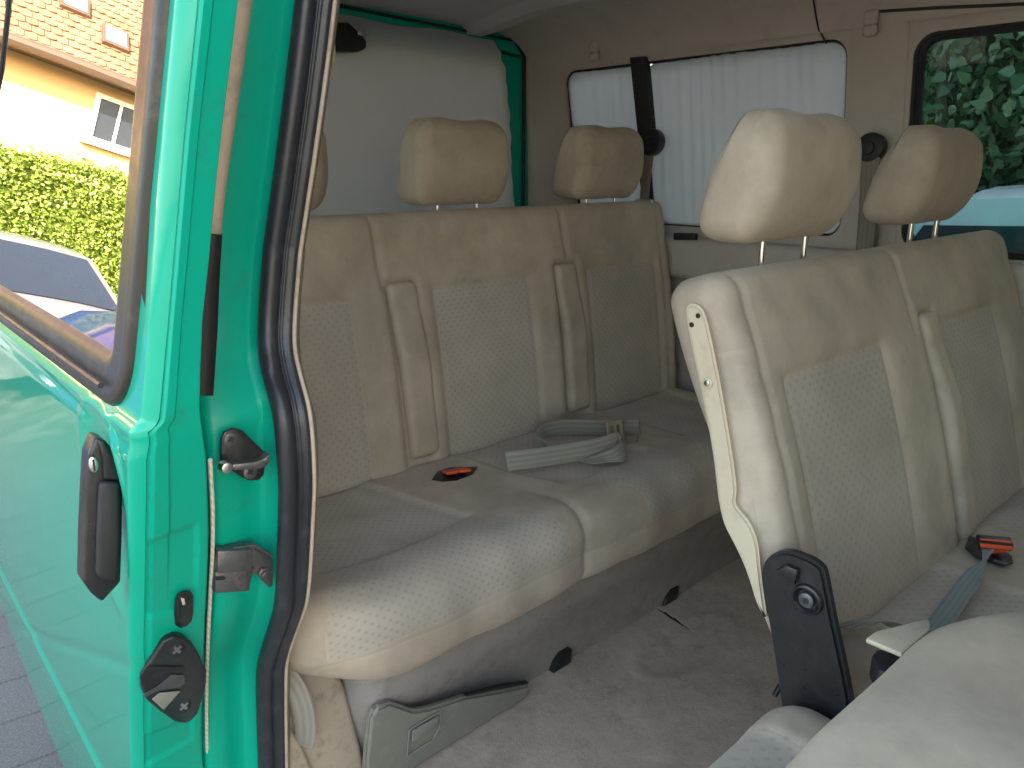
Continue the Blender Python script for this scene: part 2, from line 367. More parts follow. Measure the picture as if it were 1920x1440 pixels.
M['rope'] = rope_mat()
def paving():
    m, nt, p = new_mat('paving'); L = nt.links; tc = N(nt, 'ShaderNodeTexCoord')
    mp = N(nt, 'ShaderNodeMapping'); mp.inputs['Rotation'].default_value = (0, 0, .12); L.new(tc.outputs['Object'], mp.inputs[0])
    b = N(nt, 'ShaderNodeTexBrick', inp={'Scale': 1.1, 'Mortar Size': .006, 'Color1': (.125, .122, .112, 1), 'Color2': (.135, .131, .12, 1), 'Mortar': (.085, .08, .07, 1)}); L.new(mp.outputs[0], b.inputs['Vector'])
    sp = ramp(nt, noise(nt, 130, 4, .8), .45, .62); c = mix(nt, math_(nt, 'MULTIPLY', sp, .45), b.outputs[0], (.26, .25, .25))
    c = mix(nt, math_(nt, 'MULTIPLY', ramp(nt, noise(nt, 2, 5), .5, .7), .4), c, (.09, .09, .088))
    L.new(c, p.inputs['Base Color']); p.inputs['Specular IOR Level'].default_value = .15; p.inputs['Roughness'].default_value = .9
    bump(nt, p, math_(nt, 'ADD', b.outputs['Fac'], noise(nt, 130, 4)), .5, -.006); return m
M['paving'] = paving()

# ================================================================= SETTING
GZ = -.5
gx = np.linspace(-60, 60, 60); gy = np.linspace(-50, 70, 60)
GV = [(x, y, GZ) for x in gx for y in gy]
g = mesh_obj('ground', GV, grid_faces(60, 60), M['paving'], smooth=False); tag(g, 'grey granite block paving of the street', None, None, 'structure')

# ================================================================= VAN
van = thing('van', 'green van seen through its open sliding door, with beige interior', 'van', (1.15, .6, GZ))
XL0 = 2.06                      # far side wall at belt height
def xl(z): return XL0 - K*max(0, z-.85)
ZW0, ZW1 = .955, 1.44           # window band

# ---- floor
nx, ny = 150, 260
X, Y = np.meshgrid(np.linspace(.34, 2.06, nx), np.linspace(-1.0, 2.3, ny), indexing='ij')
Z = .003*np.sin(X*9+Y*5)+.002*np.sin(Y*17)
# ruck in the carpet beside the bench foot, and the loose flap
d = np.hypot((X-1.42)/1.0, (Y-.93)/.5); Z += .0030*np.exp(-((d-.17)/.02)**2)*(Y > .84)
fl = mesh_obj('floor_carpet', np.stack([X.ravel(), Y.ravel(), Z.ravel()], 1), grid_faces(nx, ny), M['carpet'], van)
tag(fl, 'worn beige carpet with dark crumbs and a torn slit')
# slit in the carpet: dark opening and frayed lip
c0 = at(1232, 1143, 'z', .010); c1 = at(1300, 1186, 'z', .010)
mb = MB(); L_ = 14
lo = []; up = []
for i in range(L_+1):
    t = i/L_; p = c0*(1-t)+c1*t; wv = .018*math.sin(math.pi*min(1, t*1.15))*(1+.3*math.sin(t*23))
    d_ = np.array([.5, .86, 0]); lo.append(p-d_*wv*.4); up.append(p+d_*wv)
V = np.array(lo+up); V[:, 2] = .0115
mb.add(V, [[i, i+1, L_+1+i+1, L_+1+i] for i in range(L_)]); slit = mb.build('tear', M['black_matt'], fl)
mb = MB(); mb.tube([u_+np.array([0, 0, .006+.003*math.sin(i*1.7)]) for i, u_ in enumerate(up)], [.0006+.0008*random.random() for _ in up], 7); mb.build('frayed_lip', M['carpet'], fl)
# floor pan under the carpet
mb = MB(); mb.box((.32, -1.9, -.14), (2.08, 2.32, -.02), .01); mb.build('floor_pan', M['jamb'], van)
# sill step in front of the bench, seen beside the door seal
# ---- far side wall with window openings
def wall_with_holes(name, outer, holes, mapf, th, mat, parent):
    bm = bmesh.new(); es = []
    for loop in [outer]+holes:
        vs = [bm.verts.new((p[0], p[1], 0)) for p in loop]
        for i in range(len(vs)): es.append(bm.edges.new((vs[i], vs[(i+1) % len(vs)])))
    bmesh.ops.triangle_fill(bm, use_beauty=True, use_dissolve=False, edges=es)
    # subdivide long edges so the wall can lean
    for _ in range(3):
        le = [e for e in bm.edges if e.calc_length() > .25]
        if le: bmesh.ops.subdivide_edges(bm, edges=le, cuts=1); bmesh.ops.triangulate(bm, faces=bm.faces[:])
    r = bmesh.ops.extrude_face_region(bm, geom=bm.faces[:]); nv = [q for q in r['geom'] if isinstance(q, bmesh.types.BMVert)]
    nvs = set(nv)
    for v in bm.verts:
        y, z = v.co.x, v.co.y; v.co = Vector(mapf(y, z, th if v in nvs else 0))
    mb = MB(); mb.bm(bm); return mb.build(name, mat, parent, auto=30)
def rrect(a0, b0, a1, b1, r, n=6):
    P = []
    for cx, cy, s in ((a1-r, b1-r, 0), (a0+r, b1-r, 90), (a0+r, b0+r, 180), (a1-r, b0+r, 270)):
        for i in range(n+1):
            a = math.radians(s+90*i/n); P.append((cx+r*math.cos(a), cy+r*math.sin(a)))
    return P
winA = rrect(.955, ZW0, 1.915, ZW1, .045); winB = rrect(-.35, .93, .80, 1.43, .05); winC = rrect(-1.6, .93, -.55, 1.43, .05)
outer = [(-1.9, -.1), (2.05, -.1), (2.05, .85), (2.05, 1.50), (-1.9, 1.50), (-1.9, .85)]
wl = wall_with_holes('side_wall_trim', outer, [winA, winB, winC], lambda y, z, t: (xl(z)+t, y, z), .05, M['trim'], van)
tag(wl, 'beige side wall lining on the far side of the van')
# outer skin of the far side
wall_with_holes('side_panel', [(-1.95, -.3), (2.32, -.3), (2.32, .85), (2.32, 1.55), (-1.95, 1.55), (-1.95, .85)], [rrect(.925, ZW0-.03, 1.945, ZW1+.03, .05), rrect(-.38, .90, .83, 1.46, .055), rrect(-1.63, .90, -.52, 1.46, .055)],
                lambda y, z, t: (xl(z)+.055+t, y, z), .03, M['paint'], van)
def wpt(y, z, off=0): return (xl(z)+off, y, z)
# window rubbers + panes
def ring(name, loop, off, r, mat, parent):
    P = [Vector(wpt(y, z, off)) for y, z in loop]; P.append(P[0]); P.append(P[1]); mb = MB(); mb.tube(P, r, 8, False); return mb.build(name, mat, parent)
for nm, wn, (a0, a1) in (('rear', winA, (.955, 1.915)), ('mid', winB, (-.35, .80)), ('front', winC, (-1.6, -.55))):
    rr = ring('window_rubber', wn, .012, .007, M['black_matt'], van); ring('reveal_rubber', wn, .034, .016, M['black_matt'], rr) if nm != 'rear' else None
    V = [wpt(a0-.01, .92, .045), wpt(a1+.01, .92, .045), wpt(a1+.01, 1.45, .045), wpt(a0-.01, 1.45, .045)]
    mesh_obj('window_pane', V, [[0, 1, 2, 3]], M['glass_clear'] if nm == 'rear' else M['glass'], rr, smooth=False)
# black post between the two panes of the rear window
pz = [1.455, 1.3, 1.1, .98]; MBp = MB()
P0 = [at(1182, 108, 'x', 1.95), at(1212, 106, 'x', 1.95), at(1222, 270, 'x', 1.98), at(1192, 270, 'x', 1.975)]
MBp.prism([Vector((xl(p[2])-.012, p[1], p[2])) for p in P0], (.022, 0, 0), .003)
lo_ = [(1.612, .95), (1.575, .95), (1.585, 1.21), (1.625, 1.21)]
MBp.prism([Vector((xl(z)-.008, y, z)) for y, z in lo_], (.018, 0, 0), .002)
post = MBp.build('window_divider', M['black_matt'], van); tag(post, 'black post between the two panes of the covered side window')
# window ledge and belt moulding below the windows
mb = MB(); mb.box((XL0-.075, -1.9, .80), (XL0+.01, 2.02, .925), .022, 4); mb.build('armrest_ledge', M['trim'], van)
mb = MB(); p = at(1280, 443, 'x', 1.98); mb.prism([at(1262, 437, 'x', 1.98), at(1302, 438, 'x', 1.98), at(1302, 450, 'x', 1.98), at(1262, 450, 'x', 1.98)], (.02, 0, 0), .003); mb.build('ledge_slot', M['black_matt'], van)
# vertical trims between windows (pillar cover, slightly proud)
def pillar(y0, y1, nm='pillar_trim'):
    zz = np.linspace(.9, 1.5, 14); V = []; ny_ = 12
    for z in zz:
        for j in range(ny_+1):
            t = j/ny_; y = y0+(y1-y0)*t; b = .007*math.sin(math.pi*t)**.6; V.append((xl(z)-.002-b, y, z))
    return mesh_obj(nm, V, grid_faces(14, ny_+1), M['trim'], van)
pillar(.812, .945); pillar(-.54, -.36)
# belt guides: round black covers on the far wall
def belt_guide(u, v, rad_px, x):
    c = at(u, v, 'x', x); r = rad_px/FP*float((c-np.array([0, 0, CH]))@FW)
    b = MB(); b.disc((x+.02, c[1], c[2]), (-1, 0, .1), r, .03, 22, .006); b.disc((x-.008, c[1], c[2]), (-1, 0, .1), r*.45, .01, 18, .003); return b, c, r
b, c, r = belt_guide(1221, 268, 25, 1.945); b.build('belt_guide', M['black'], van)
b, c, r = belt_guide(1632, 278, 27, 1.955); b.build('belt_guide', M['black_matt'], van)
ribbon('belt_webbing', [at(1632, 295, 'x', 1.945), at(1628, 380, 'x', 1.97), at(1620, 480, 'x', 2.0)], (0, 1, 0), .045, M['web_tan'], van)
ribbon('belt_webbing', [at(1218, 285, 'x', 1.94), at(1212, 330, 'x', 1.95), at(1205, 400, 'x', 1.98)], (0, 1, 0), .035, M['web_tan'], van)
mb = MB(); c = at(1208, 378, 'x', 1.93); mb.box((c[0]-.004, c[1]-.032, c[2]-.006), (c[0]+.004, c[1]+.032, c[2]+.008), .003); mb.build('belt_tongue', M['silver'], van)
# grab handle caps (two-lobed caps)
for (u, v) in ((1115, 95), (1632, 42)):
    c = at(u, v, 'x', 1.93); mb = MB()
    for dz, h in ((.010, .021), (-.017, .016)):
        V, n_, F_, _ = rbox((.022, .034, h*1.6), .009, .006); mb.add(V+np.array([xl(c[2])-.022, c[1], c[2]+dz]), F_)
    mb.build('grab_handle_cap', M['trim'], van)
# cove between wall and headliner, and headliner itself
zz = []; V = []; ny_ = 60; prof = []
for i in range(15):
    a = i/14*math.pi/2; prof.append((xl(1.455)-.012-.22*(1-math.cos(a)), 1.455+.118*math.sin(a)))
for (x, z) in prof:
    for j in range(ny_): V.append((x, -1.9+4.03*j/(ny_-1), z))
mesh_obj('roof_side_lining', V, grid_faces(15, ny_), M['trim'], van)
xs = np.linspace(.42, prof[-1][0]+.01, 70); ys = np.linspace(-1.9, 2.10, 120); V = []
for x in xs:
    for y in ys:
        z = 1.573 + .035*(1-((x-1.2)/.8)**2) - .004*math.exp(-((y-1.0)/.02)**2)
        if x > prof[-1][0]-.05: z = min(z, 1.5735+.0)
        z -= .030*float(ss(1.75, 2.07, y))
        V.append((x, y, z))
hl = mesh_obj('headliner', V, grid_faces(70, 120), M['headliner'], van)
# panel joint line in the roof side lining, and curtain-rail line
def inlay(pts, x, r, nm, mat, parent=van):
    mb = MB(); P = []
    for u, v in pts:
        p = at(u, v, 'x', x)
        for _ in range(20):
            # fall onto wall or cove
            z = p[2]; xx = xl(z)-.0 if z < 1.455 else xl(1.455)-.012-.22*(1-math.sqrt(max(0, 1-((min(z, 1.572)-1.455)/.118)**2)))
            p = at(u, v, 'x', xx)
        P.append(p-np.array([.001, 0, 0]))
    mb.tube(P, r, 6); return mb.build(nm, mat, parent)
inlay([(1522, -20), (1530, 30), (1535, 55), (1550, 82)], 1.9, .0022, 'panel_joint', M['black_matt'])
inlay([(1628, 23), (1750, 15), (1850, 11), (1930, 7)], 1.9, .0035, 'curtain_rail', M['black_matt'])
# near side: roof edge above the sliding door, body side behind the door
mb = MB(); mb.box((.43, -1.9, 1.53), (.54, .95, 1.60), .02); mb.build('door_header', M['trim'], van)
V = []
mb = MB(); mb.box((.30, -1.9, -.3), (.38, -.42, .88), .02); mb.box((.33, -.52, .86), (.43, -.40, 1.60), .02); mb.box((.34, -1.9, 1.45), (.45, -.42, 1.62), .02); mb.build('front_door_side', M['trim'], van)
# ---- roof skin
xs = np.linspace(.40, 2.02, 30); V = []
for x in xs:
    for y in (-1.95, .2, 2.33):
        V.append((x, y, 1.635+.03*(1-((x-1.2)/.82)**2)))
mesh_obj('roof', V, grid_faces(30, 3), M['paint'], van)
# ---- front: windscreen surround, dash (behind the photographer, closes the shell)
mb = MB(); mb.box((.34, -2.0, -.1), (2.08, -1.9, .85), .02); mb.box((.4, -2.0, 1.5), (2.0, -1.9, 1.64), .02); mb.box((.34, -2.0, .8), (.42, -1.92, 1.6), .01); mb.build('front_bulkhead', M['trim'], van)
mesh_obj('windscreen', [(.36, -1.95, .8), (2.06, -1.95, .8), (2.0, -1.95, 1.6), (.42, -1.95, 1.6)], [[0, 1, 2, 3]], M['glass_dark'], van, smooth=False)  # dark tint here and in the front door added to hold back light
mesh_obj('front_door_window', [(.335, -1.9, .86), (.335, -.42, .86), (.42, -.42, 1.5), (.42, -1.9, 1.5)], [[0, 1, 2, 3]], M['glass_dark'], van, smooth=False)
mb = MB(); mb.box((.45, -1.9, .5), (1.95, -1.45, .82), .06); mb.build('dashboard', M['black_matt'], van)
# ---- rear: D pillar, tailgate frame, sheet
def bx(nm, a, b, mat, bev=.01, parent=van):
    mb = MB(); mb.box(a, b, bev); return mb.build(nm, mat, parent)
PE0, PE1 = at(980, 400, 'y', 2.08)[0], at(983, 110, 'y', 2.08)[0]
# pillar lining: swept curve in plan from wall to tailgate opening, following the wall's lean
V = []; rows = 20; cols = 16
for i in range(rows):
    z = .0+1.56*i/(rows-1); x0 = xl(z)
    for j in range(cols):
        a = j/(cols-1)*math.pi/2
        xe = float(np.interp(z, [.96, 1.5], [PE0, PE1])); xw = x0-.004
        V.append((xe+(xw-xe)*math.cos(a)**.8, 1.915+(2.085-1.915)*math.sin(a), z))
mesh_obj('corner_pillar_trim', V, grid_faces(rows, cols), M['trim'], van)
tg = bx('tailgate', (.40, 2.10, -.3), (2.06, 2.16, .94), M['jamb'], .008)
# tailgate inner frame: top bar and side posts (green), window opening
Y_T = 2.08
p_tl, p_tr, p_br = at(640, 45, 'y', Y_T), at(945, 97, 'y', Y_T), at(962, 402, 'y', Y_T)
TX = p_tr[0]                                                   # right edge of opening at the top
def frame_poly(pts, th=.035): return [Vector(p) for p in pts]
mb = MB()
mb.prism([(TX-.01, Y_T, 1.50), (PE1+.02, Y_T, 1.49), (PE0+.03, Y_T, .93), (p_br[0]-.005, Y_T, .95)], (0, .05, 0), .004)
mb.prism([(.42, Y_T, 1.525), (.42, Y_T, 1.60), (TX+.10, Y_T, 1.585), (TX+.115, Y_T, 1.50), (TX-.01, Y_T, 1.512)], (0, .052, 0), .004)
mb.prism([(.42, Y_T, .94), (.42, Y_T, .985), (p_br[0], Y_T, .975), (p_br[0]+.02, Y_T, .93)], (0, .054, 0), .004)
mb.build('tailgate_frame', M['jamb'], tg)
bx('tailgate_pane', (.42, 2.125, .93), (1.9, 2.130, 1.55), M['glass_clear'], 0, tg)
bx('tailgate_lining', (.42, 2.05, 0), (2.06, 2.08, .93), M['trim'], .01, tg)
bx('tailgate_skin', (.38, 2.135, 1.49), (2.02, 2.17, 1.66), M['paint'], .004, tg)
bx('tailgate_skin', (1.90, 2.137, .90), (2.10, 2.168, 1.485), M['paint'], .004, tg)
# rust marks/black strip on the frame edge
mb = MB(); mb.tube([(PE1-.004, Y_T-.004, 1.50), (PE0*.4+PE1*.6-.004, Y_T-.006, 1.28), (PE0-.004, Y_T-.006, .95)], .0065, 8); mb.tube([(.45, Y_T-.004, 1.575), (1.2, Y_T-.004, 1.571), (TX+.04, Y_T-.004, 1.545), (PE1-.006, Y_T-.004, 1.50)], .005, 8); mb.build('tailgate_seal', M['black_matt'], tg)
# brake light housing at the top
mb = MB(); q = [at(u, v, 'y', 2.04) for u, v in ((600, 40), (655, 42), (680, 66), (688, 76), (688, 90), (675, 97), (600, 97))]
mb.prism(q, (0, .05, 0), .006); bl = mb.build('brake_light_housing', M['black'], tg)
mb = MB(); c = at(674, 62, 'y', 2.035); mb.disc(c, (0, -1, 0), .008, .004, 12, .001); mb.build('glint_disc', M['chrome'], bl)  # chrome disc modelled in place of a small light glint

# ---- window coverings (sheets of foam pushed into the windows)
def foam_sheet(name, u0y, u1y, z0, z1, label, droop=0, ragged=.004, tear=None):
    a = np.linspace(u0y, u1y, 90); b = np.linspace(z0, z1, 60); V = []
    for i, y in enumerate(a):
        for j, z in enumerate(b):
            ty = (y-u0y)/(u1y-u0y); tz = (z-z0)/(z1-z0)
            zz_ = z; yy = y
            # round the corners by pulling the border in
            ex, ez = min(ty, 1-ty)*(u1y-u0y), min(tz, 1-tz)*(z1-z0); R = .04
            if ex < R and ez < R:
                dx_, dz_ = R-ex, R-ez; mm = max(dx_, dz_); l = math.hypot(dx_, dz_)
                if l > 1e-9:
                    f = mm/l; yy = y+(1-f)*dx_*(1 if ty < .5 else -1); zz_ = z+(1-f)*dz_*(1 if tz < .5 else -1)
            off = .010+.0009*math.sin(y*140+math.sin(y*23)*2)+.004*math.sin(y*9+z*4)
            if tear: 
                k_ = math.exp(-(((yy-tear[0])/.05)**2+((zz_-tear[1])/.05)**2)); off -= .018*k_
            V.append((xl(zz_)+off, yy, zz_))
    n = len(V); V2 = V+[(x+.006, y, z) for x, y, z in V]; F = grid_faces(90, 60); F2 = F+[[q+n for q in f[::-1]] for f in F]
    bd = [i*60 for i in range(90)]+[89*60+j for j in range(60)]+[i*60+59 for i in range(89, -1, -1)]+[j for j in range(59, -1, -1)]
    for i in range(len(bd)-1):
        if bd[i] != bd[i+1]: F2.append([bd[i], bd[i+1], bd[i+1]+n, bd[i]+n])
    o = mesh_obj(name, V2, F2, M['foam'], None, loc=(2.0, u0y, z0)); return tag(o, label, 'window cover', 'foam sheets in the far side window')
foam_sheet('foam_window_cover', 1.60, 1.912, .962, 1.437, 'narrow white foam sheet in the side window, left of the black post')
foam_sheet('foam_window_cover', .960, 1.585, .960, 1.436, 'wide ribbed white foam sheet filling the big side window right of the black post', tear=(1.03, 1.38))
# cloth over the tailgate window
a = np.linspace(.44, p_br[0]+.012, 80); b = np.linspace(.975, 1.535, 60); V = []
for x in a:
    for z in b:
        xr = TX+(p_br[0]-TX)*(1.53-z)/.56 - .006+.003*math.sin(z*21)+.0015*math.sin(z*83)
        xx = .44+(x-.44)*(xr-.44)/(a[-1]-.44)
        ztop = 1.544-.012*(xx-1.3)-.004*math.sin(xx*19); zz_ = .975+(z-.975)*(ztop-.975)/.56
        rcx = ss(xr-.06, xr, xx)*ss(1.44, 1.53, zz_)*.035
        off = .006*math.sin(xx*6+1)+.004*math.sin(zz_*9+xx*4)
        k_ = math.exp(-((xx-(xr-.04))/.05)**2-((zz_-1.27)/.08)**2); off -= .012*k_*math.sin((xx+zz_)*90)
        V.append((xx-rcx*.6, Y_T-.012+off*.35, zz_-rcx))
n = len(V); V2 = V+[(x, y+.003, z) for x, y, z in V]; F = grid_faces(80, 60)
tc_ = mesh_obj('tailgate_cloth', V2, F+[[q+n for q in f[::-1]] for f in F], M['sheet'], None, loc=(1.2, Y_T, .975)); tag(tc_, 'pale grey cloth sheet hung over the tailgate window', 'window cover')

# ================================================================= UPHOLSTERY
def sdf_rr(x, y, x0, y0, x1, y1, r):
    cx, cy = (x0+x1)/2, (y0+y1)/2; hx, hy = (x1-x0)/2-r, (y1-y0)/2-r
    qx, qy = np.abs(x-cx)-hx, np.abs(y-cy)-hy
    return -(np.hypot(np.maximum(qx, 0), np.maximum(qy, 0))+np.minimum(np.maximum(qx, qy), 0)-r)
def backrest(parent, x0, x1, T, yb, zb, yt, zt, thick, inserts, arms, res=.0075, topdip=0.0, seat_splits=(), cutback=0, backthin=0):
    """T: length of the front face along the recline; (yb,zb) front bottom, (yt,zt) front top"""
    W = x1-x0; V, n, F, P = rbox((W, thick, T), .034, res)
    s = V[:, 0]+(x0+x1)/2; t = V[:, 2]+T/2; dpt = V[:, 1]    # front = -thick/2
    front = ss(.25, .85, -n[:, 1])
    # shape: shoulders rounded, lumbar belly, bolsters between the inserts
    disp = .014*np.sin(np.clip(t/T, 0, 1)*math.pi)**1.0
    ins = np.full(len(s), -1.0); bol = np.zeros(len(s)); seam = np.full(len(s), 1.0)
    for (a, b, ta, tb) in inserts:
        e = sdf_rr(s+.0*(t), t, a, ta, b, tb, .012); ins = np.maximum(ins, e)
        seam = np.minimum(seam, np.abs(e))
        disp -= .010*ss(-.05, .03, e)+.004*np.exp(-(e/.008)**2)
        # gathered upholstery seam running up from insert corners
    for (a, b, ta, tb) in arms:
        e = sdf_rr(s, t, a-.004, ta-.02, b+.004, tb+.005, .02); disp -= .011*ss(-.004, .004, e)-.003*np.exp(-((e+.02)/.016)**2)
    for xs_ in seat_splits:
        e = np.abs(s-xs_)+.0*t; up_ = ss(T*.70, T*.74, t); disp -= .006*np.exp(-(e/.007)**2)*up_; seam = np.where(up_ > .5, np.minimum(seam, np.abs(s-xs_)), seam)
    # horizontal gather line in the head zone at each end
    ed = np.minimum(s-x0, x1-s)
    wr = .0007*np.sin(s*61+np.sin(t*37)*1.5)*ss(.2, .0, np.abs(t-T*.9))+.0012*np.sin(t*70+s*20)*ss(.12, .0, ed)
    y_ = dpt-front*(disp+wr)
    # side piping seam
    piping = np.abs(ed-.050)+(1-front)*.0; seam = np.where(front > .4, np.minimum(seam, piping), seam); y_ = y_+front*.004*np.exp(-((ed-.050)/.006)**2)
    sidez = np.abs(t-(T-.11))+ (ed > .052)*1.0
    seam = np.minimum(seam, sidez)
    bk_ = ss(-thick*.1, thick*.4, y_); y_ = y_-bk_*thick*backthin*ss(T*.95, .05, t)
    # lower corners: seat back swells outward near the bottom of each end
    Wt = np.array([0, yt-yb, zt-zb]); Wt /= np.linalg.norm(Wt); Nn = np.array([0, Wt[2], -Wt[1]])  # Nn points back (+y)
    tt = t-.02+cutback*ss(-thick*.5, thick*.35, dpt)*ss(.22, 0, t)
    B = np.array([0, yb, zb])
    dip = topdip*np.sin(s*8)*ss(T*.8, T, t)
    P3 = np.stack([s, np.zeros_like(s), np.zeros_like(s)], 1)+B+np.outer(tt+dip, Wt)+np.outer(y_+thick/2, Nn)
    uv = np.stack([s, t], 1)
    o = mesh_obj('backrest', P3, F, M['fabric'], parent, attrs={'ins': np.where(front > .3, ins, -1), 'seam': seam}, uv=uv)
    # folded armrests
    for (a, b, ta, tb) in arms:
        W2 = b-a; V, n, F, _ = rbox((W2, .036, tb-ta), .016, .005)
        s2 = V[:, 0]+(a+b)/2; t2 = V[:, 2]+(ta+tb)/2; y2 = V[:, 1]
        lp = (t2-ta)/(tb-ta)
        y2 = y2 - .010*np.sin(lp*math.pi)-.002*np.sin(lp*14)*(n[:, 1] < 0) - .003*np.exp(-((lp-.86)/.02)**2)*(-1)*(n[:, 1] < -.3)
        off = -.014*np.sin(np.clip(t2/T, 0, 1)*math.pi)
        # slack pull-over at the top
        Pa = np.stack([s2+.010*(1-lp), 0*s2, 0*s2], 1)+B+np.outer(t2-.02, Wt)+np.outer(y2+off+.012, Nn)
        e = np.abs(lp-.84)*(tb-ta)-.03*np.cos((s2-(a+b)/2)/W2*math.pi)+.03
        mesh_obj('armrest', Pa, F, M['fabric'], parent, attrs={'ins': -np.ones(len(s2)), 'seam': np.abs(e)}, uv=np.stack([s2, t2], 1))
    return Wt, Nn, B
def cushion(parent, x0, x1, y0, y1, z0, z1, inserts, splits, R=.10, res=.006, tilt=.0, r=.06, label=None, lift=0):
    W = x1-x0; D = y1-y0; H_ = z1-z0
    V, n, F, P = rbox((W, D, H_), r, res)
    s = V[:, 0]+(x0+x1)/2; y = V[:, 1]+(y0+y1)/2; z = V[:, 2]+(z0+z1)/2
    top = ss(.1, .7, n[:, 2]); fr = ss(.2, .8, -n[:, 1])
    # plan rounding of the two front corners
    ed = np.minimum(s-x0, x1-s); e2 = np.clip((R-ed)/R, 0, 1); y = y+R*.75*(1-np.sqrt(np.maximum(0, 1-e2**2)))*ss(y1, y0+.1, y)
    v = y-.0*z; arc = np.where(n[:, 2] > .75, y, y0+r+.0-(z1-z)*1.05-.01)
    arc = (y-y0) - (z1-z)
    ins = np.full(len(s), -1.0); seam = np.full(len(s), 1.0); disp = .010*np.sin(np.clip((s-x0)/W, 0, 1)*math.pi)*0
    roll = .013*np.exp(-((y-(y0+.075))/.06)**2)
    disp = disp+roll
    for it in inserts:
        a, b = it[0], it[1]; EL, ER = (it[2], it[3]) if len(it) > 2 else (None, None)
        aL = np.interp(y, EL[0], EL[1]) if EL else a-.09*ss(y0+.17, y0+.02, y); bR = np.interp(y, ER[0], ER[1]) if ER else b+.06*ss(y0+.17, y0+.02, y)
        e = np.minimum(np.minimum(s-aL, bR-s), arc+.078); ins = np.maximum(ins, e)
        wdt = e
        disp -= .008*ss(-.012, .016, np.minimum(e, y-(y0+.155-.02*np.cos((s-(a+b)/2)/(b-a)*math.pi))))
        # fold where the flat insert meets the front roll
        fold = np.abs(y-(y0+.155-.02*np.cos((s-(a+b)/2)/(b-a)*math.pi)))
        disp -= .005*np.exp(-(fold/.006)**2)*ss(-.02, .005, e)
        seam = np.minimum(seam, np.abs(e)); seam = np.where(e > 0, np.minimum(seam, fold+.0012), seam)
    for xs_ in splits:
        k_ = np.exp(-((s-xs_-.03*(y1-y))/.012)**2); disp -= .007*k_*ss(y0+.20, y0+.03, y)
        seam = np.minimum(seam, np.abs(s-xs_-.03*(y1-y))+(y > y0+.16)*1)
    # seam where the top panel meets the plain front band
    fs = np.abs(arc+.090); seam = np.minimum(seam, fs); 
    disp -= .003*np.exp(-(fs/.006)**2)
    wr = .0018*np.sin(s*33+y*21)*np.sin(s*11-y*17)
    N3 = n
    z = z+top*(disp*.8+wr)+tilt*(y0-y)*-1*0
    y = y-fr*(disp*.6+wr*2+.003*np.sin(s*14)*np.sin(z*30))
    z = z-(n[:, 2] < -.2)*(.012*np.sin(s*9+.6)+.012)*fr*0
    low = ss(z0+.03, z0, z); z = z-low*(.007*np.sin((s-x0)*16)+.004*np.sin((s-x0)*7)); z = z+lift*ss(x0+.24, x0+.04, s)*ss(z1-.03, z0, z)
    z = z+tilt*(y0+.1-y)
    o = mesh_obj('seat_cushion', np.stack([s, y, z], 1), F, M['fabric'], parent, attrs={'ins': np.where(n[:, 2] > -.5, ins, -1), 'seam': seam}, uv=np.stack([s, arc], 1))
    return o
def headrest(parent, cx, cy, z0, W=.285, Hh=.205, thick=.125, rake=.10, post_bottom=None, post_lean=0, label=None):
    V, n, F, P = rbox((W, thick, Hh), .038, .006)
    x, y, z = V[:, 0].copy(), V[:, 1].copy(), V[:, 2].copy(); tz = z/Hh+.5; tx = x/(W/2)
    # saddle top, narrower foot, back slopes forward towards the top
    z = z + ss(.4, 1, tz)*(-.008*np.exp(-((tx-.05)/.42)**2)) - ss(.55, 1, tz)*.016*np.abs(tx)**3
    x = x*(1-.04*ss(.35, 0, tz)+0*tz)*(1-.06*ss(.7, 1, tz))
    bk = ss(-.2, .6, n[:, 1]); y = y - bk*.060*tz**1.3 + bk*.012 + bk*.012*np.sin(tz*math.pi)
    fr = ss(.2, .9, -n[:, 1]); y = y+fr*(.008*(np.abs(tx)**3) - .006*np.sin(np.clip(tz, 0, 1)*math.pi))
    fl_ = np.clip(.5-V[:, 1]/thick, 0, 1); y = y+fl_*.022*ss(.55, -.15, tz)+.008*ss(.4, 0, tz)
    y = y + rake*(z)*.3  # whole head leans back a touch
    z += .0006*np.sin(x*50+y*30)
    e = np.abs(np.abs(x)-(W/2-.048))+(n[:, 1] > .0)*0
    seam = np.where(n[:, 1] < .5, e, 1.0)*1.0+.0035
    sb = np.abs(tz-.07)*Hh
    o = mesh_obj('headrest', np.stack([x+cx, y+cy, z+z0+Hh/2], 1), F, M['fabric'], parent, attrs={'ins': -np.ones(len(x)), 'seam': seam}, uv=np.stack([x, z], 1))
    if label: o['label'] = label
    for sx in (-.062, .062):
        mb = MB(); mb.tube([(cx+sx, cy-.005, z0+.02), (cx+sx, cy-.005-.0*post_lean, z0-.06)], .0052, 12); mb.build('headrest_post', M['chrome'], o)
    return o

# ---- rear bench (three seats)
rb = thing('rear_bench', 'three-seat beige rear bench across the back of the van, under the tailgate window', 'bench seat', (1.2, 1.3, 0))
arms = [(.935, 1.015, .045, .46), (1.468, 1.548, .045, .46)]
backrest(rb, .42, 1.985, .62, 1.395, .45, 1.49, 1.005, .11, [(.531, .839, -.1, .435), (1.064, 1.371, -.1, .435), (1.597, 1.90, -.1, .435)], arms, seat_splits=(.925, 1.52))
cushion(rb, .405, 1.99, .945, 1.44, .285, .462, [(.55, .84, ([.93, .99, 1.055, 1.45], [.45, .49, .555, .55]), ([.93, .98, 1.065, 1.28, 1.45], [1.01, .99, .89, .84, .80])), (1.10, 1.42, ([.93, .97, 1.07, 1.20, 1.45], [1.26, 1.24, 1.15, 1.10, 1.06]), ([.93, 1.45], [1.46, 1.41])), (1.60, 1.90)], (1.045,), R=.24, lift=.050)
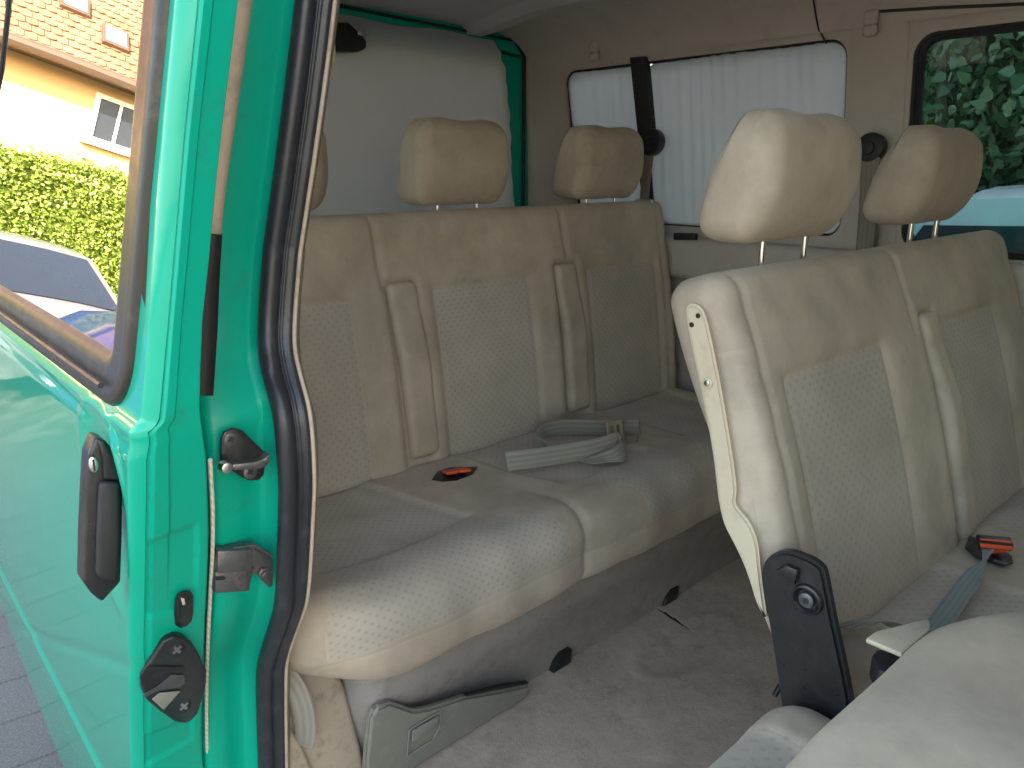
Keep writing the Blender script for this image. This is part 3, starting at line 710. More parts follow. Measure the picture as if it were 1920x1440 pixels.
for i, xc in enumerate((.695, 1.205, 1.738)):
    headrest(rb, xc, 1.545, 1.046)
# plinth
V = []; xs = np.linspace(.562, 2.0, 120); zs = np.linspace(-.005, .33, 30)
for x in xs:
    for z in zs:
        y = 1.085-.050*ss(.0, .30, z)-.018*math.exp(-((z-.20)/.06)**2)+.10*max(0, 1-(x-.562)/.05)**2*.6+.004*math.sin(x*7)
        zz_ = z
        V.append((x, y, zz_))
nn = len(V); V2 = V+[(x, 1.42, z) for x, y, z in V]
F = grid_faces(120, 30); ed_ = [[j, j+1, nn+j+1, nn+j] for j in range(29)]+[[i*30+29, (i+1)*30+29, nn+(i+1)*30+29, nn+i*30+29] for i in range(119)]
pl = mesh_obj('bench_plinth', V2, F+ed_, M['plinth'], rb, auto=40); tag(pl, 'grey carpeted plinth under the cushion')
# grey-green plastic corner cover with recessed pull
def yc(x, z): return 1.085-.050*float(ss(0, .30, z))-.018*math.exp(-((z-.20)/.06)**2)
# outline: tall at the left, tapering to a low tip at the right
out = [(.577, -.004), (.572, .10), (.574, .198), (.586, .220), (.615, .216), (.672, .160), (.71, .143), (.80, .118), (.9, .075), (.995, .038), (.985, .002)]
bm = bmesh.new(); vs = [bm.verts.new((x, 1.070-.045*(z/.22), z)) for x, z in out]; f = bm.faces.new(vs)
r_ = bmesh.ops.extrude_face_region(bm, geom=[f]); nv = [q for q in r_['geom'] if isinstance(q, bmesh.types.BMVert)]
bmesh.ops.translate(bm, verts=nv, vec=(0, -.020, 0)); bmesh.ops.bevel(bm, geom=bm.edges[:], offset=.006, segments=3, affect='EDGES')
mb = MB(); mb.bm(bm); cv = mb.build('corner_cover', M['grey_plastic'], pl); cv['label'] = 'grey-green plastic corner cover with recessed pull'
def cov(x, z, o=0): return (x, 1.048-.045*(z/.22)+o, z)
mb = MB()
mb.prism([cov(.668, .088), cov(.728, .088), cov(.728, .118), cov(.668, .118)], (0, -.006, 0), .003)
mb.build('recessed_pull', M['grey_plastic'], pl)
mb = MB(); lp = [cov(.663, .052, -.001), cov(.661, .122, -.001), cov(.734, .124, -.001), cov(.736, .078, -.001), cov(.724, .054, -.001), cov(.663, .052, -.001)]
mb.tube(lp, .0018, 6); mb.build('pull_surround', M['grey_plastic'], pl)
# black notches (rail feet) in the plinth
for (a0, a1) in ((1.095, 1.168), (1.515, 1.59)):
    mb = MB(); V_ = [(a0, 0, .0), (a0+.012, 0, .022), (a0+.03, 0, .038), (a1-.01, 0, .038), (a1-.012, 0, .0)]
    mb.prism([(x, 1.072, z) for x, _, z in V_], (0, .03, 0), .003); mb.build('rail_foot', M['black'], pl)
mb = MB(); mb.prism([cov(.80, .120, .012), cov(.985, .048, .012), cov(.985, .052, .012), cov(.90, .090, .012), cov(.80, .124, .012)], (0, -.010, 0), 0); mb.build('cover_gap', M['black_matt'], pl)
# buckle pocket in the cushion between first and second seat
def buckle(parent, c, ang=0, nm='belt_buckle', s=1.0):
    b = MB(); R_ = Matrix.Rotation(ang, 4, 'Z')
    pocket = [(-.052, -.012), (-.030, .024), (.000, .034), (.050, .018), (.030, -.012), (-.010, -.034), (-.035, -.030)]
    b.prism([Vector(c)+R_ @ Vector((x*s, y*s, 0)) for x, y in pocket], (0, 0, .0035), .001)
    o = b.build(nm, M['black'], parent)
    for dx in (-.014, .011):
        q = MB(); q.prism([Vector(c)+R_ @ Vector(((dx+a_)*s, (b_)*s, .004+.010*(b_ < 0))) for a_, b_ in ((-.011, -.022), (.012, -.022), (.012, .012), (-.011, .012))], (0, 0, .006), .0015)
        q.build('red_button', M['orange'], o)
    return o
c = at(855, 889, 'z', .462); buckle(rb, (c[0], c[1], .4605), -.35, s=1.2)
# ---- middle bench (two seats)
mbn = thing('middle_bench', 'two-seat beige middle bench at the right with black hinge bracket', 'bench seat', (1.4, .3, 0))
MX0, MX1 = .850, 1.975
Wt, Nn, B0 = backrest(mbn, MX0, MX1, .585, .378, .475, .548, .985, .095, [(.955, 1.265, -.1, .425), (1.49, 1.80, -.1, .425)], [(1.415, 1.480, .035, .455)], res=.006, seat_splits=(1.385,), cutback=.27, backthin=.72)
cushion(mbn, .845, 1.98, -.06, .42, .34, .500, [(1.0, 1.30), (1.53, 1.83)], (), R=.10)
headrest(mbn, 1.085, .597, 1.032, W=.29, Hh=.186, thick=.108, label='large nearer beige headrest with a small dark nick on top')
headrest(mbn, 1.615, .597, 1.032, W=.29, Hh=.182, thick=.108, label='smaller far headrest, shaded brown on its side')
# cream side frame strip
pts = [(1284, 575), (1300, 568), (1318, 580), (1327, 610), (1346, 700), (1362, 790), (1376, 880), (1381, 925), (1376, 945), (1388, 960), (1408, 985), (1421, 1020), (1424, 1060), (1430, 1110), (1440, 1175),
       (1418, 1135), (1405, 1090), (1392, 1055), (1375, 1020), (1356, 985), (1346, 940), (1338, 860), (1318, 750), (1300, 670), (1288, 610)]
XS = MX0-.012
mb = MB(); q = list(smooth_closed([at(u, v, 'x', XS) for u, v in pts], 4, 3))
bm = bmesh.new(); vs = [bm.verts.new(Vector(p)) for p in q]; f = bm.faces.new(vs); r_ = bmesh.ops.extrude_face_region(bm, geom=[f]); nv = [g_ for g_ in r_['geom'] if isinstance(g_, bmesh.types.BMVert)]
bmesh.ops.translate(bm, verts=nv, vec=(.03, .012, 0)); bmesh.ops.bevel(bm, geom=[e for e in bm.edges if abs((e.verts[0].co-e.verts[1].co).x) < .001], offset=.004, segments=3, affect='EDGES')
mb.bm(bm); sf = mb.build('side_frame', M['cream'], mbn); sf['label'] = 'cream metal side frame of the backrest'
for (u, v) in ((1309, 592), (1297, 609)):
    mb = MB(); mb.disc(at(u, v, 'x', XS-.0003), (-1, 0, 0), .0035, .0008, 12); mb.build('hole', M['black_matt'], sf)
mb = MB(); c = at(1327, 718, 'x', XS-.0005); mb.disc(c, (-1, 0, 0), .0075, .0012, 20, .0005); mb.build('screw_recess', M['cream'], sf)
mb = MB(); mb.disc(c-np.array([.001, 0, 0]), (-1, 0, 0), .0042, .002, 16, .0006); mb.build('screw', M['silver'], sf)
# black hinge bracket
XB = MX0-.022
out = [(1424, 1085), (1430, 1055), (1445, 1040), (1462, 1034), (1482, 1035), (1520, 1050), (1541, 1066), (1546, 1085), (1560, 1160), (1578, 1240), (1592, 1310), (1606, 1400), (1470, 1400), (1462, 1310), (1445, 1200), (1432, 1130)]
q = list(smooth_closed([at(u, v, 'x', XB) for u, v in out], 4, 2))
mb = MB(); bm = bmesh.new(); vs = [bm.verts.new(Vector(p)) for p in q]; f = bm.faces.new(vs); r_ = bmesh.ops.extrude_face_region(bm, geom=[f]); nv = [g_ for g_ in r_['geom'] if isinstance(g_, bmesh.types.BMVert)]
bmesh.ops.translate(bm, verts=nv, vec=(.013, 0, 0)); bmesh.ops.bevel(bm, geom=[e for e in bm.edges if max(e.verts[0].co.x, e.verts[1].co.x) < XB+.001], offset=.0045, segments=4, affect='EDGES'); mb.bm(bm)
hb = mb.build('hinge_bracket', M['black'], mbn)
mb = MB(); c = at(1514, 1124, 'x', XB-.001)
V = []; 
for i, (rr, dx) in enumerate(((.0205, .0015), (.0190, -.0035), (.0165, -.0045), (.0140, -.001), (.0125, .0012))):
    for k_ in range(28): a = 2*math.pi*k_/28; V.append((c[0]+dx, c[1]+rr*math.cos(a), c[2]+rr*math.sin(a)))
mb.add(V, [[i*28+k_, i*28+(k_+1) % 28, (i+1)*28+(k_+1) % 28, (i+1)*28+k_] for i in range(4) for k_ in range(28)]); mb.build('bolt_boss', M['black'], hb)
mb = MB(); mb.disc(c, (-1, 0, 0), .0100, .005, 24, .0018); bo = mb.build('bolt', M['steel'], hb)
mb = MB(); mb.disc(c-np.array([.0054, 0, 0]), (-1, 0, 0), .0042, .0004, 6); mb.build('bolt_socket', M['black_matt'], hb)
mb = MB(); q = [at(u, v, 'x', XB-.001) for u, v in ((1462, 1064), (1478, 1057), (1500, 1067), (1494, 1095), (1459, 1078))]; mb.prism(q, (-.006, 0, 0), .002); mb.build('stop_block', M['black'], hb)
# base of the middle bench
mb = MB(); mb.box((.87, -.02, .02), (1.95, .38, .345), .03); mb.build('seat_base', M['plinth'], mbn)
# far wall side: lower lining behind
# buckle and webbing on the middle bench
c = at(1852, 1028, 'z', .512); buckle(mbn, (c[0], c[1], .506), .5, s=1.0)
sb = thing('seat_belt', 'green-grey lap belt end draped over the middle bench cushion by its buckle', 'seat belt', (1.3, .3, .52))
pts = [(1858, 1022, .528), (1846, 1060, .535), (1820, 1088, .524), (1775, 1150, .520), (1725, 1215, .512)]
ribbon('webbing', [at(u, v, 'z', z) for u, v, z in pts], [(.55, -.8, .0), (.8, -.55, .2), (.72, .69, .05), (.72, .69, .05), (.72, .69, .05)][:0] or [(.95, -.3, 0), (.93, .2, .1), (.75, .65, .05), (.72, .69, .0), (.72, .69, .0)], .045, M['web_green'], sb)
mb = MB(); cc = at(1862, 1026, 'z', .530); R_ = Matrix.Rotation(-.95, 4, 'Z')
mb.prism([Vector(cc)+R_ @ Vector(p) for p in ((-.026, -.010, 0), (.026, -.010, 0), (.026, .008, .006), (-.026, .008, .006))], (0, 0, .012), .002); bk = mb.build('buckle', M['black'], sb)
mb = MB(); mb.prism([Vector(cc)+R_ @ Vector(p) for p in ((-.024, -.013, .003), (.024, -.013, .003), (.024, -.003, .012), (-.024, -.003, .012))], (0, 0, .004), .001); mb.build('red_button', M['orange'], bk)
sb2 = thing('seat_belt', 'dark grey folded belt lying in the crease of the middle bench', 'seat belt', (1.1, .36, .51))
ribbon('webbing', [at(1585, 1178, 'z', .520), at(1625, 1165, 'z', .532), at(1668, 1168, 'z', .528), at(1705, 1190, 'z', .515)], [(.1, -1, .3), (.1, -1, .4), (.1, -1, .2), (.1, -1, 0)], .040, M['web'], sb2)

# ---- folding single seat in the foreground
fs = thing('folding_seat', 'beige single seat folded flat in the foreground, smooth back uppermost', 'seat', (.55, .1, 0))
# cushion underneath
cushion(fs, .33, .835, -.25, .398, .375, .505, [(.40, .735)], (), R=.05)
fsb = fs
# folded backrest: plan outline at z ~.66
ol = [(1453, 1440), (1513, 1377), (1580, 1320), (1680, 1223), (1715, 1192), (1747, 1173), (1800, 1160), (1860, 1150), (1925, 1138)]
q = [at(u, v, 'z', .66) for u, v in ol]
q = [np.array([q[0][0]-.12, q[0][1]+.012, .66])]+q
poly = [(p[0], p[1]) for p in q]+[(1.0, .10), (1.02, -.05), (1.0, -.35), (.3, -.35)]
poly = poly[::-1]
def round_slab(name, poly, z0, z1, mat, parent, r=.03, puff=.012):
    """pillow slab: concentric insets of the outline, rounded edge"""
    P = np.array(poly); 
    # resample
    Q = []
    for i in range(len(P)):
        a, b = P[i], P[(i+1) % len(P)]; n_ = max(1, int(np.linalg.norm(b-a)/.012))
        for k_ in range(n_): Q.append(a+(b-a)*k_/n_)
    Q = np.array(Q)
    for _ in range(3): Q = .5*Q+.25*np.roll(Q, 1, 0)+.25*np.roll(Q, -1, 0)
    c = Q.mean(0); T_ = np.roll(Q, -1, 0)-np.roll(Q, 1, 0); Nrm = np.stack([T_[:, 1], -T_[:, 0]], 1); Nrm /= np.linalg.norm(Nrm, axis=1, keepdims=True)
    if ((Q-c)*Nrm).sum() < 0: Nrm = -Nrm
    rings = []; 
    for a in np.linspace(-math.pi/2, math.pi/2, 12):
        rings.append((Q-Nrm*(r-r*math.cos(a)), (z0+z1)/2+((z1-z0)/2-r)*np.sign(a)*(abs(a) > .01)+r*math.sin(a)))
    for s_ in np.linspace(.97, .02, 40):
        base_ = Q-Nrm*r; rings.append((c+(base_-c)*s_, z1+puff*(1-s_**2)))
    V = []; n_ = len(Q)
    for R2, z in rings:
        for p in R2: V.append((p[0], p[1], z+.0022*math.sin(p[0]*28+p[1]*13)+.0015*math.sin(p[1]*41)))
    F = [[i*n_+j, i*n_+(j+1) % n_, (i+1)*n_+(j+1) % n_, (i+1)*n_+j] for i in range(len(rings)-1) for j in range(n_)]
    F.append([(len(rings)-1)*n_+j for j in range(n_)])
    return mesh_obj(name, V, F, mat, parent)
round_slab('folded_backrest', poly, .585, .664, M['velour_back'], fs, .018, .007)
# lever and black latch piece
mb = MB(); q = [at(u, v, 'z', .615) for u, v in ((1621, 1206), (1640, 1192), (1690, 1180), (1735, 1168), (1744, 1174), (1742, 1190), (1690, 1235))]
mb.prism(q, (0, 0, .007), .003); lv = mb.build('release_lever', M['cream'], fs); lv['label'] = 'cream release lever'
mb = MB(); q = [at(u, v, 'z', .585) for u, v in ((1634, 1228), (1645, 1215), (1720, 1230), (1700, 1270), (1648, 1256))]; mb.prism(q, (0, 0, -.03), .004); mb.build('latch_block', M['black_matt'], fs)
for xa_ in (.35, .77):
    mb = MB(); mb.box((xa_, -.28, .0), (xa_+.045, .25, .38), .01); mb.build('seat_leg', M['black'], fs)
mb = MB(); mb.tube([at(1452, 1305, 'z', .03), at(1464, 1284, 'z', .05)], .006, 8); mb.build('floor_rail', M['black'], fs)

# ---- lap belt on the rear bench
lb = thing('lap_belt', 'loose grey lap belt with tan adjuster lying on the rear bench cushion', 'seat belt', (1.3, 1.2, .47))
ZC = .468
def ac(u, v, z): return at(u, v, 'z', z)
# strap 1: comes from the right end of the tongue, loops left and returns
ZB = .492
ribbon('webbing', [ac(950, 866, ZB), ac(1005, 859, ZB), ac(1070, 849, ZB), ac(1125, 838, ZB+.004), ac(1160, 826, ZB+.012)],
       [(0, .25, 1), (0, .2, 1), (0, .15, 1), (0, .15, 1), (-.1, .2, 1)], .046, M['web_light'], lb)
ribbon('webbing', [ac(1160, 826, ZB+.012), ac(1170, 838, ZB+.004), ac(1158, 852, ZB-.004), ac(1128, 860, ZB-.014), ac(1098, 867, ZB-.020)],
       [(-.1, .2, 1), (0, .5, .9), (-.1, .8, .6), (-.35, .9, .25), (-.4, .9, .05)], .042, M['web'], lb)
ribbon('webbing', [ac(1030, 842, ZB-.006), ac(1010, 826, ZB), ac(1020, 808, ZB+.003), ac(1060, 801, ZB+.003), ac(1120, 802, ZB), ac(1165, 800, ZB), ac(1200, 800, ZB)],
       [(-.1, .4, .9), (-.2, .3, .9), (-.1, .25, 1), (0, .2, 1), (0, .2, 1), (0, .2, 1), (0, .2, 1)], .042, M['web'], lb)
# tan adjuster
c = ac(1145, 806, ZB+.004); ex = np.array([.97, -.15, 0]); ey = np.array([0, .25, 1.]); ex /= np.linalg.norm(ex); ey /= np.linalg.norm(ey); en = np.cross(ex, ey)
def frame_mb(c, ex, ey, w_, h_, t_, bar):
    mb = MB(); en = np.cross(ex, ey)
    def bar_(x0, x1, y0, y1): mb.prism([c+ex*x0+ey*y0, c+ex*x1+ey*y0, c+ex*x1+ey*y1, c+ex*x0+ey*y1], en*t_, .0012)
    bar_(-w_/2, -w_/2+bar, -h_/2, h_/2); bar_(w_/2-bar, w_/2, -h_/2, h_/2); bar_(-w_/2+bar, w_/2-bar, h_/2-bar, h_/2-.0004); bar_(-w_/2+bar, w_/2-bar, -h_/2+.0004, -h_/2+bar)
    return mb
c = c-np.array([0, .012, 0]); fm = frame_mb(c, ex, ey, .050, .052, .007, .011); fm.prism([c+ex*(-.004)-ey*.018, c+ex*.003-ey*.018, c+ex*.003+ey*.018, c+ex*(-.004)+ey*.018], en*.009, .001); fm.build('adjuster', M['pvc_tan'], lb)
c = ac(1184, 822, ZC+.016); frame_mb(c, ex, ey, .036, .024, .003, .004).build('tongue', M['silver'], lb)

# ---- belt strap by the door foot
fb = thing('seat_belt', 'pale striped belt strap hanging curved beside the beige wheel arch trim', 'seat belt', (.45, 1.0, .2))
yv = 1.0
ribbon('webbing', [at(518, 1255, 'y', 1.05), at(545, 1278, 'y', 1.035), at(566, 1320, 'y', 1.025), at(573, 1362, 'y', 1.03), at(571, 1400, 'y', 1.045)],
       [(.8, -.3, .9), (.85, -.4, .5), (.9, -.3, .15), (.9, -.4, .0), (.5, -.9, 0)], .034, M['web_light'], fb)
# ---- beige lower trim beside the bench (wheel arch cover)
def wp(u, v, y): return at(u, v, 'y', y)
mb = MB(); q = [wp(500, 1235, 1.065), wp(630, 1250, 1.065), wp(650, 1290, 1.065), wp(690, 1440, 1.065), wp(720, 1600, 1.065), wp(500, 1600, 1.065)]
mb.prism(q, (0, .35, 0), .014, 4); wa = mb.build('wheel_arch_trim', M['cream2'], van)
mb = MB(); q = [wp(545, 1365, 1.05), wp(556, 1380, 1.05), wp(570, 1405, 1.05), wp(590, 1450, 1.05), wp(610, 1560, 1.05), wp(530, 1560, 1.05), wp(530, 1345, 1.05)]
mb.prism(q, (0, .03, 0), .008, 4); mb.build('sill_trim', M['cream2'], van)

# ================================================================= BODY SIDE, JAMB, SEAL
seal_px = [(590, -40), (588, 0), (570, 150), (550, 300), (530, 440), (525, 480), (516, 600), (517, 660), (527, 710), (545, 785), (553, 890), (552, 960), (545, 1110), (532, 1165), (511, 1230), (506, 1285), (509, 1440), (512, 1520)]
SP = [on_side(u, v, .40) for u, v in seal_px]
def smooth_path(P, n=8, it=2):
    P = np.array(P); out = []
    for i in range(len(P)-1):
        p0, p1, p2, p3 = P[max(i-1, 0)], P[i], P[i+1], P[min(i+2, len(P)-1)]
        for t in np.linspace(0, 1, n, endpoint=False):
            out.append(.5*((2*p1)+(-p0+p2)*t+(2*p0-5*p1+4*p2-p3)*t*t+(-p0+3*p1-3*p2+p3)*t**3))
    out.append(P[-1]); out = np.array(out)
    for _ in range(it): out[1:-1] = .5*out[1:-1]+.25*out[:-2]+.25*out[2:]
    return out
SPs = smooth_path(SP)
E1 = np.array([.89, -.455, 0]); E1 /= np.linalg.norm(E1); EN = np.array([-.455, -.89, 0]); EN /= np.linalg.norm(EN)
def sweep(path, prof, closed=True, wmod=None):
    V = []; T_ = np.gradient(path, axis=0); T_ /= np.linalg.norm(T_, axis=1, keepdims=True)
    for i, p in enumerate(path):
        e1 = E1-T_[i]*(E1@T_[i]); e1 /= np.linalg.norm(e1); en = np.cross(T_[i], e1)
        if en@EN < 0: en = -en
        k_ = wmod(i, p) if wmod else 1
        for a, b in prof: V.append(p+e1*a*k_+en*b)
    n_ = len(prof); F = [[i*n_+j, i*n_+(j+1) % n_, (i+1)*n_+(j+1) % n_, (i+1)*n_+j] for i in range(len(path)-1) for j in range(n_ if closed else n_-1)]
    return V, F
prof = []
for a in np.linspace(math.pi, .25, 14): prof.append((-.0085+.0125*math.cos(a), .004+.0125*math.sin(a)))
prof += [(.0048, .0035), (.0060, .0050), (.0078, .0062), (.0095, .0050), (.0110, .0042), (.0150, .0050), (.0185, .0045), (.0212, .0020), (.0212, -.006), (.0, -.010), (-.018, -.008)]
V, F = sweep(SPs, prof)
V = np.array(V)
# wrinkles and a kink where the seal bends
for (u, v, am) in ((508, 700, .004), (520, 1190, .0)):
    c = on_side(u, v, .39); d2 = np.exp(-((V[:, 2]-c[2])/.012)**2-((V[:, 0]-c[0])/.012)**2); V[:, 1] += am*d2
sealo = mesh_obj('door_seal', V, F, M['rubber'], van); sealo['label'] = 'black rubber seal round the sliding door opening'
mb = MB(); tp = [on_side(u, v, .392)+EN*.0142 for u, v in ((509, 708), (511, 716), (509, 724), (512, 732), (509, 738))]; mb.tube(tp, [.0006, .0014, .0018, .0012, .0004], 6); mb.build('split', M['black_matt'], sealo)
# cream edge strip inside the seal
V, F = sweep(SPs, [(.0215, -.004), (.0215, .001), (.0262, .001), (.0262, -.006), (.03, -.03), (.028, -.032)])
V = [tuple(p) for p in V]
es = mesh_obj('seal_edge_strip', V, F, M['cream2'], van)
# near side inner wall lining behind the seal
zs = np.linspace(1.55, .0, 60); pz_ = SPs[::-1]; 
def seal_at(z):
    return np.array([np.interp(z, SPs[::-1, 2], SPs[::-1, 0]), np.interp(z, SPs[::-1, 2], SPs[::-1, 1])])
QW = (1.18, 1.92, .96, 1.44)                                 # rear quarter window, behind the open door
zs = np.linspace(1.55, .0, 94); V = []; yq = np.linspace(1.12, 2.06, 26)
for z in zs:
    s_ = seal_at(z); xi_ = max(.40, s_[0]-.01); V += [(s_[0]+.012, s_[1]+.02, z), (s_[0]+.012, s_[1]+.08, z)]+[(xi_, y, z) for y in yq]
nq = 28; F = []
for i in range(93):
    for j in range(nq-1):
        if j >= 2 and QW[0] < (yq[j-2]+yq[j-1])/2 < QW[1] and QW[2] < zs[i] < QW[3]: continue
        F.append([i*nq+j, (i+1)*nq+j, (i+1)*nq+j+1, i*nq+j+1])
mesh_obj('near_wall_trim', V, F, M['trim'], van)
V = [(lean(.36, z), y, z) for y, z in ((QW[0]-.02, QW[2]-.02), (QW[1]+.02, QW[2]-.02), (QW[1]+.02, QW[3]+.02), (QW[0]-.02, QW[3]+.02))]
mesh_obj('quarter_window', V, [[0, 1, 2, 3]], M['glass_clear'], van, smooth=False)
# green jamb: profile in plan from seal root out to the body skin
V = []; zs = np.linspace(1.56, -.1, 150); YQ = np.linspace(1.18, 2.30, 32)
for z in zs:
    s_ = seal_at(z); x1_, y1_ = s_[0]-.004, s_[1]+.012; ox = lean(.305, z)
    stp = ss(.86, .80, z)*.6+.4                                   # deeper return step below the belt
    prf = [(x1_+.02, y1_+.004), (x1_-.008, y1_+.006), (x1_-.016, y1_+.012+.018*stp), (x1_-.024, y1_+.024*stp+.010), (x1_-.045, y1_+.020*stp+.006), (ox+.012, y1_+.016), (ox+.003, y1_+.020), (ox, y1_+.030), (ox, y1_+.1)]+[(ox, y) for y in YQ]
    V += [(a, b, z) for a, b in prf]
    jn = len(prf)
V = np.array(V)
def hole_(i, j):
    k_ = j-(jn-32)
    return k_ >= 0 and k_ < 31 and QW[0] < (YQ[k_]+YQ[k_+1])/2 < QW[1] and QW[2] < zs[i] < QW[3]
jb = mesh_obj('rear_jamb', V, [[i*jn+j, (i+1)*jn+j, (i+1)*jn+j+1, i*jn+j+1] for i in range(149) for j in range(jn-1) if not hole_(i, j)], M['jamb'], van, auto=50); jb['label'] = 'dusty green painted door jamb'
bx('rear_quarter_corner', (.31, 2.28, -.3), (.42, 2.31, 1.55), M['paint'], .01)

# striker catch bracket (upper) on the jamb
YJ = .868
def aj(u, v, o=0): return at(u, v, 'y', YJ+o)
mb = MB(); out = [(412, 822), (418, 808), (435, 801), (452, 805), (470, 823), (488, 840), (495, 850), (495, 870), (492, 890), (482, 899), (465, 900), (448, 892), (430, 880), (412, 872)]
mb.prism([aj(u, v) for u, v in out], (0, -.005, 0), .0018); st = mb.build('striker_catch', M['black'], van); st['label'] = 'black catch bracket with round steel pin on the jamb'
mb = MB(); P_ = [aj(u, v, -.005) for u, v in ((494, 838), (488, 848), (478, 858), (440, 862), (420, 864))]; 
mb.prism([aj(494, 842), aj(485, 852), aj(470, 858), aj(425, 863), aj(425, 874), aj(472, 873), aj(488, 868), aj(495, 858)], (0, -.018, 0), .002); mb.build('catch_arm', M['steel'], st)
mb = MB(); c = aj(418, 872, -.012); mb.disc(c, (0, -1, 0), .0068, .014, 22, .0015); mb.build('pin', M['silver'], st)
for (u, v) in ((433, 824), (469, 885)):
    mb = MB(); c = aj(u, v, -.005); mb.disc(c, (0, -1, 0), .0088, .0018, 22, .0008); sr = mb.build('screw', M['steel'], st)
def cross(c, r, nrm, mat, parent, nm='screw_slot', rot=.4):
    mb = MB(); nrm = np.array(nrm, float); a = np.array([math.cos(rot), 0, math.sin(rot)]); b = np.array([-math.sin(rot), 0, math.cos(rot)])
    w_ = r*.28; P = [a*r+b*w_, a*w_+b*w_, a*w_+b*r, -a*w_+b*r, -a*w_+b*w_, -a*r+b*w_, -a*r-b*w_, -a*w_-b*w_, -a*w_-b*r, a*w_-b*r, a*w_-b*w_, a*r-b*w_]
    mb.prism([c+p for p in P], nrm*.0006, 0); return mb.build(nm, mat, parent, smooth=False)
for (u, v) in ((433, 824), (469, 885)): cross(aj(u, v, -.0072), .0042, (0, -1, 0), M['black_matt'], st)
# lower hold-open bracket
YJ2 = .90
def ak(u, v, o=0): return at(u, v, 'y', YJ2+o)
mb = MB()
mb.prism([ak(397, 1023), ak(463, 1020), ak(461, 1060), ak(397, 1065)], (0, -.020, 0), .002)
mb.prism([ak(397, 1066, .004), ak(470, 1058, .004), ak(463, 1085, .004), ak(461, 1102, .004), ak(397, 1106, .004)], (0, -.012, 0), .0015)
mb.prism([ak(463, 1016, .006), ak(480, 1020, .006), ak(506, 1040, .006), ak(509, 1062, .006), ak(509, 1095, .006), ak(502, 1100, .006), ak(478, 1075, .006), ak(466, 1070, .006)], (0, -.005, 0), .001)
mb.prism([ak(420, 1020, .004), ak(470, 1013, .004), ak(504, 1034, .004), ak(504, 1039, .004), ak(470, 1019, .004), ak(420, 1024, .004)], (0, -.016, 0), .0008)
lbk = mb.build('hold_open_bracket', M['steel'], van); lbk['label'] = 'dusty steel hold-open bracket low on the jamb'
mb = MB(); c = ak(492, 1073, 0); mb.disc(c, (0, -1, 0), .0075, .004, 6, .0008); mb.disc(c-np.array([0, .004, 0]), (0, -1, 0), .0035, .005, 14, .0005); mb.build('bolt', M['steel'], lbk)
mb = MB(); mb.prism([ak(404, 1081, -.0085), ak(420, 1080, -.0085), ak(424, 1084, -.0085), ak(420, 1087, -.0085), ak(404, 1088, -.0085)], (0, -.0006, 0)); mb.build('slot', M['black_matt'], lbk)

# ================================================================= SLIDING DOOR
zk = [1.45, 1.28, 1.17, 1.047, .911, .886, .80, .63, .45, .30, .1, -.36]; yk = [.735, .745, .762, .772, .782, .782, .815, .885, .965, 1.03, 1.08, 1.14]
def yedge(z): return float(np.interp(z, zk[::-1], yk[::-1]))
zf = np.linspace(-.36, 1.50, 400); yf = np.array([yedge(z) for z in zf])
for _ in range(60): yf[1:-1] = .5*yf[1:-1]+.25*yf[:-2]+.25*yf[2:]
def yedge(z): return float(np.interp(z, zf, yf))
DX = .20
def xskin(y, z):
    x = lean(DX, z)
    x += .05*max(0, .35-z)**2
    # belt ledge: glasshouse set in a little, crease at .885
    x += .006*float(ss(.878, .892, z)) - .004*math.exp(-((z-.880)/.006)**2)
    x -= .004*math.exp(-((z-.60)/.28)**2)
    # lower feature line
    x -= .006*math.exp(-((z-.128)/.010)**2) - .006*float(ss(.125, .105, z))
    # bowl around the handle
    d = math.hypot((y-.925)/.085, (z-.755)/.125); x += (.010*float(ss(1.0, .55, d)) - .0025*math.exp(-((d-1.08)/.10)**2))*float(ss(.01, .05, y-yedge(z)))
    # long pressed line running rearward from the edge
    x += .003*math.exp(-((z-(.55-.45*(y-.9)))/.012)**2)*float(ss(.85, 1.0, y))
    # rounding into the front edge
    e = y-yedge(z); x += .014*max(0, 1-e/.016)**2
    return x
NY, NZ = 220, 300; qs = np.linspace(0, 1, NY)**1.6; zv = np.linspace(-.37, 1.50, NZ); V = []; F = []
WIN = (lambda z: float(np.interp(z, [.90, 1.0, 1.3, 1.5], [.870, .858, .812, .79])), .905, 1.46, 2.42)
inside = np.zeros((NY, NZ), bool)
for i, q_ in enumerate(qs):
    for j, z in enumerate(zv):
        y0_ = yedge(z); y = y0_+q_*(2.62-y0_); V.append((xskin(y, z), y, z))
        zb_ = -.37+max(0, y-2.05)*.42
        inside[i, j] = (y > WIN[0](z)+.016 and y < WIN[3]-.02 and z > WIN[1]+.012 and z < WIN[2]-.01) or z < zb_
F = [f for f in grid_faces(NY, NZ) if not all(inside[i // NZ, i % NZ] for i in f)]
door = mesh_obj('sliding_door', V, F, M['paint'], van); door['label'] = 'green sliding door slid back, its front edge facing the camera'
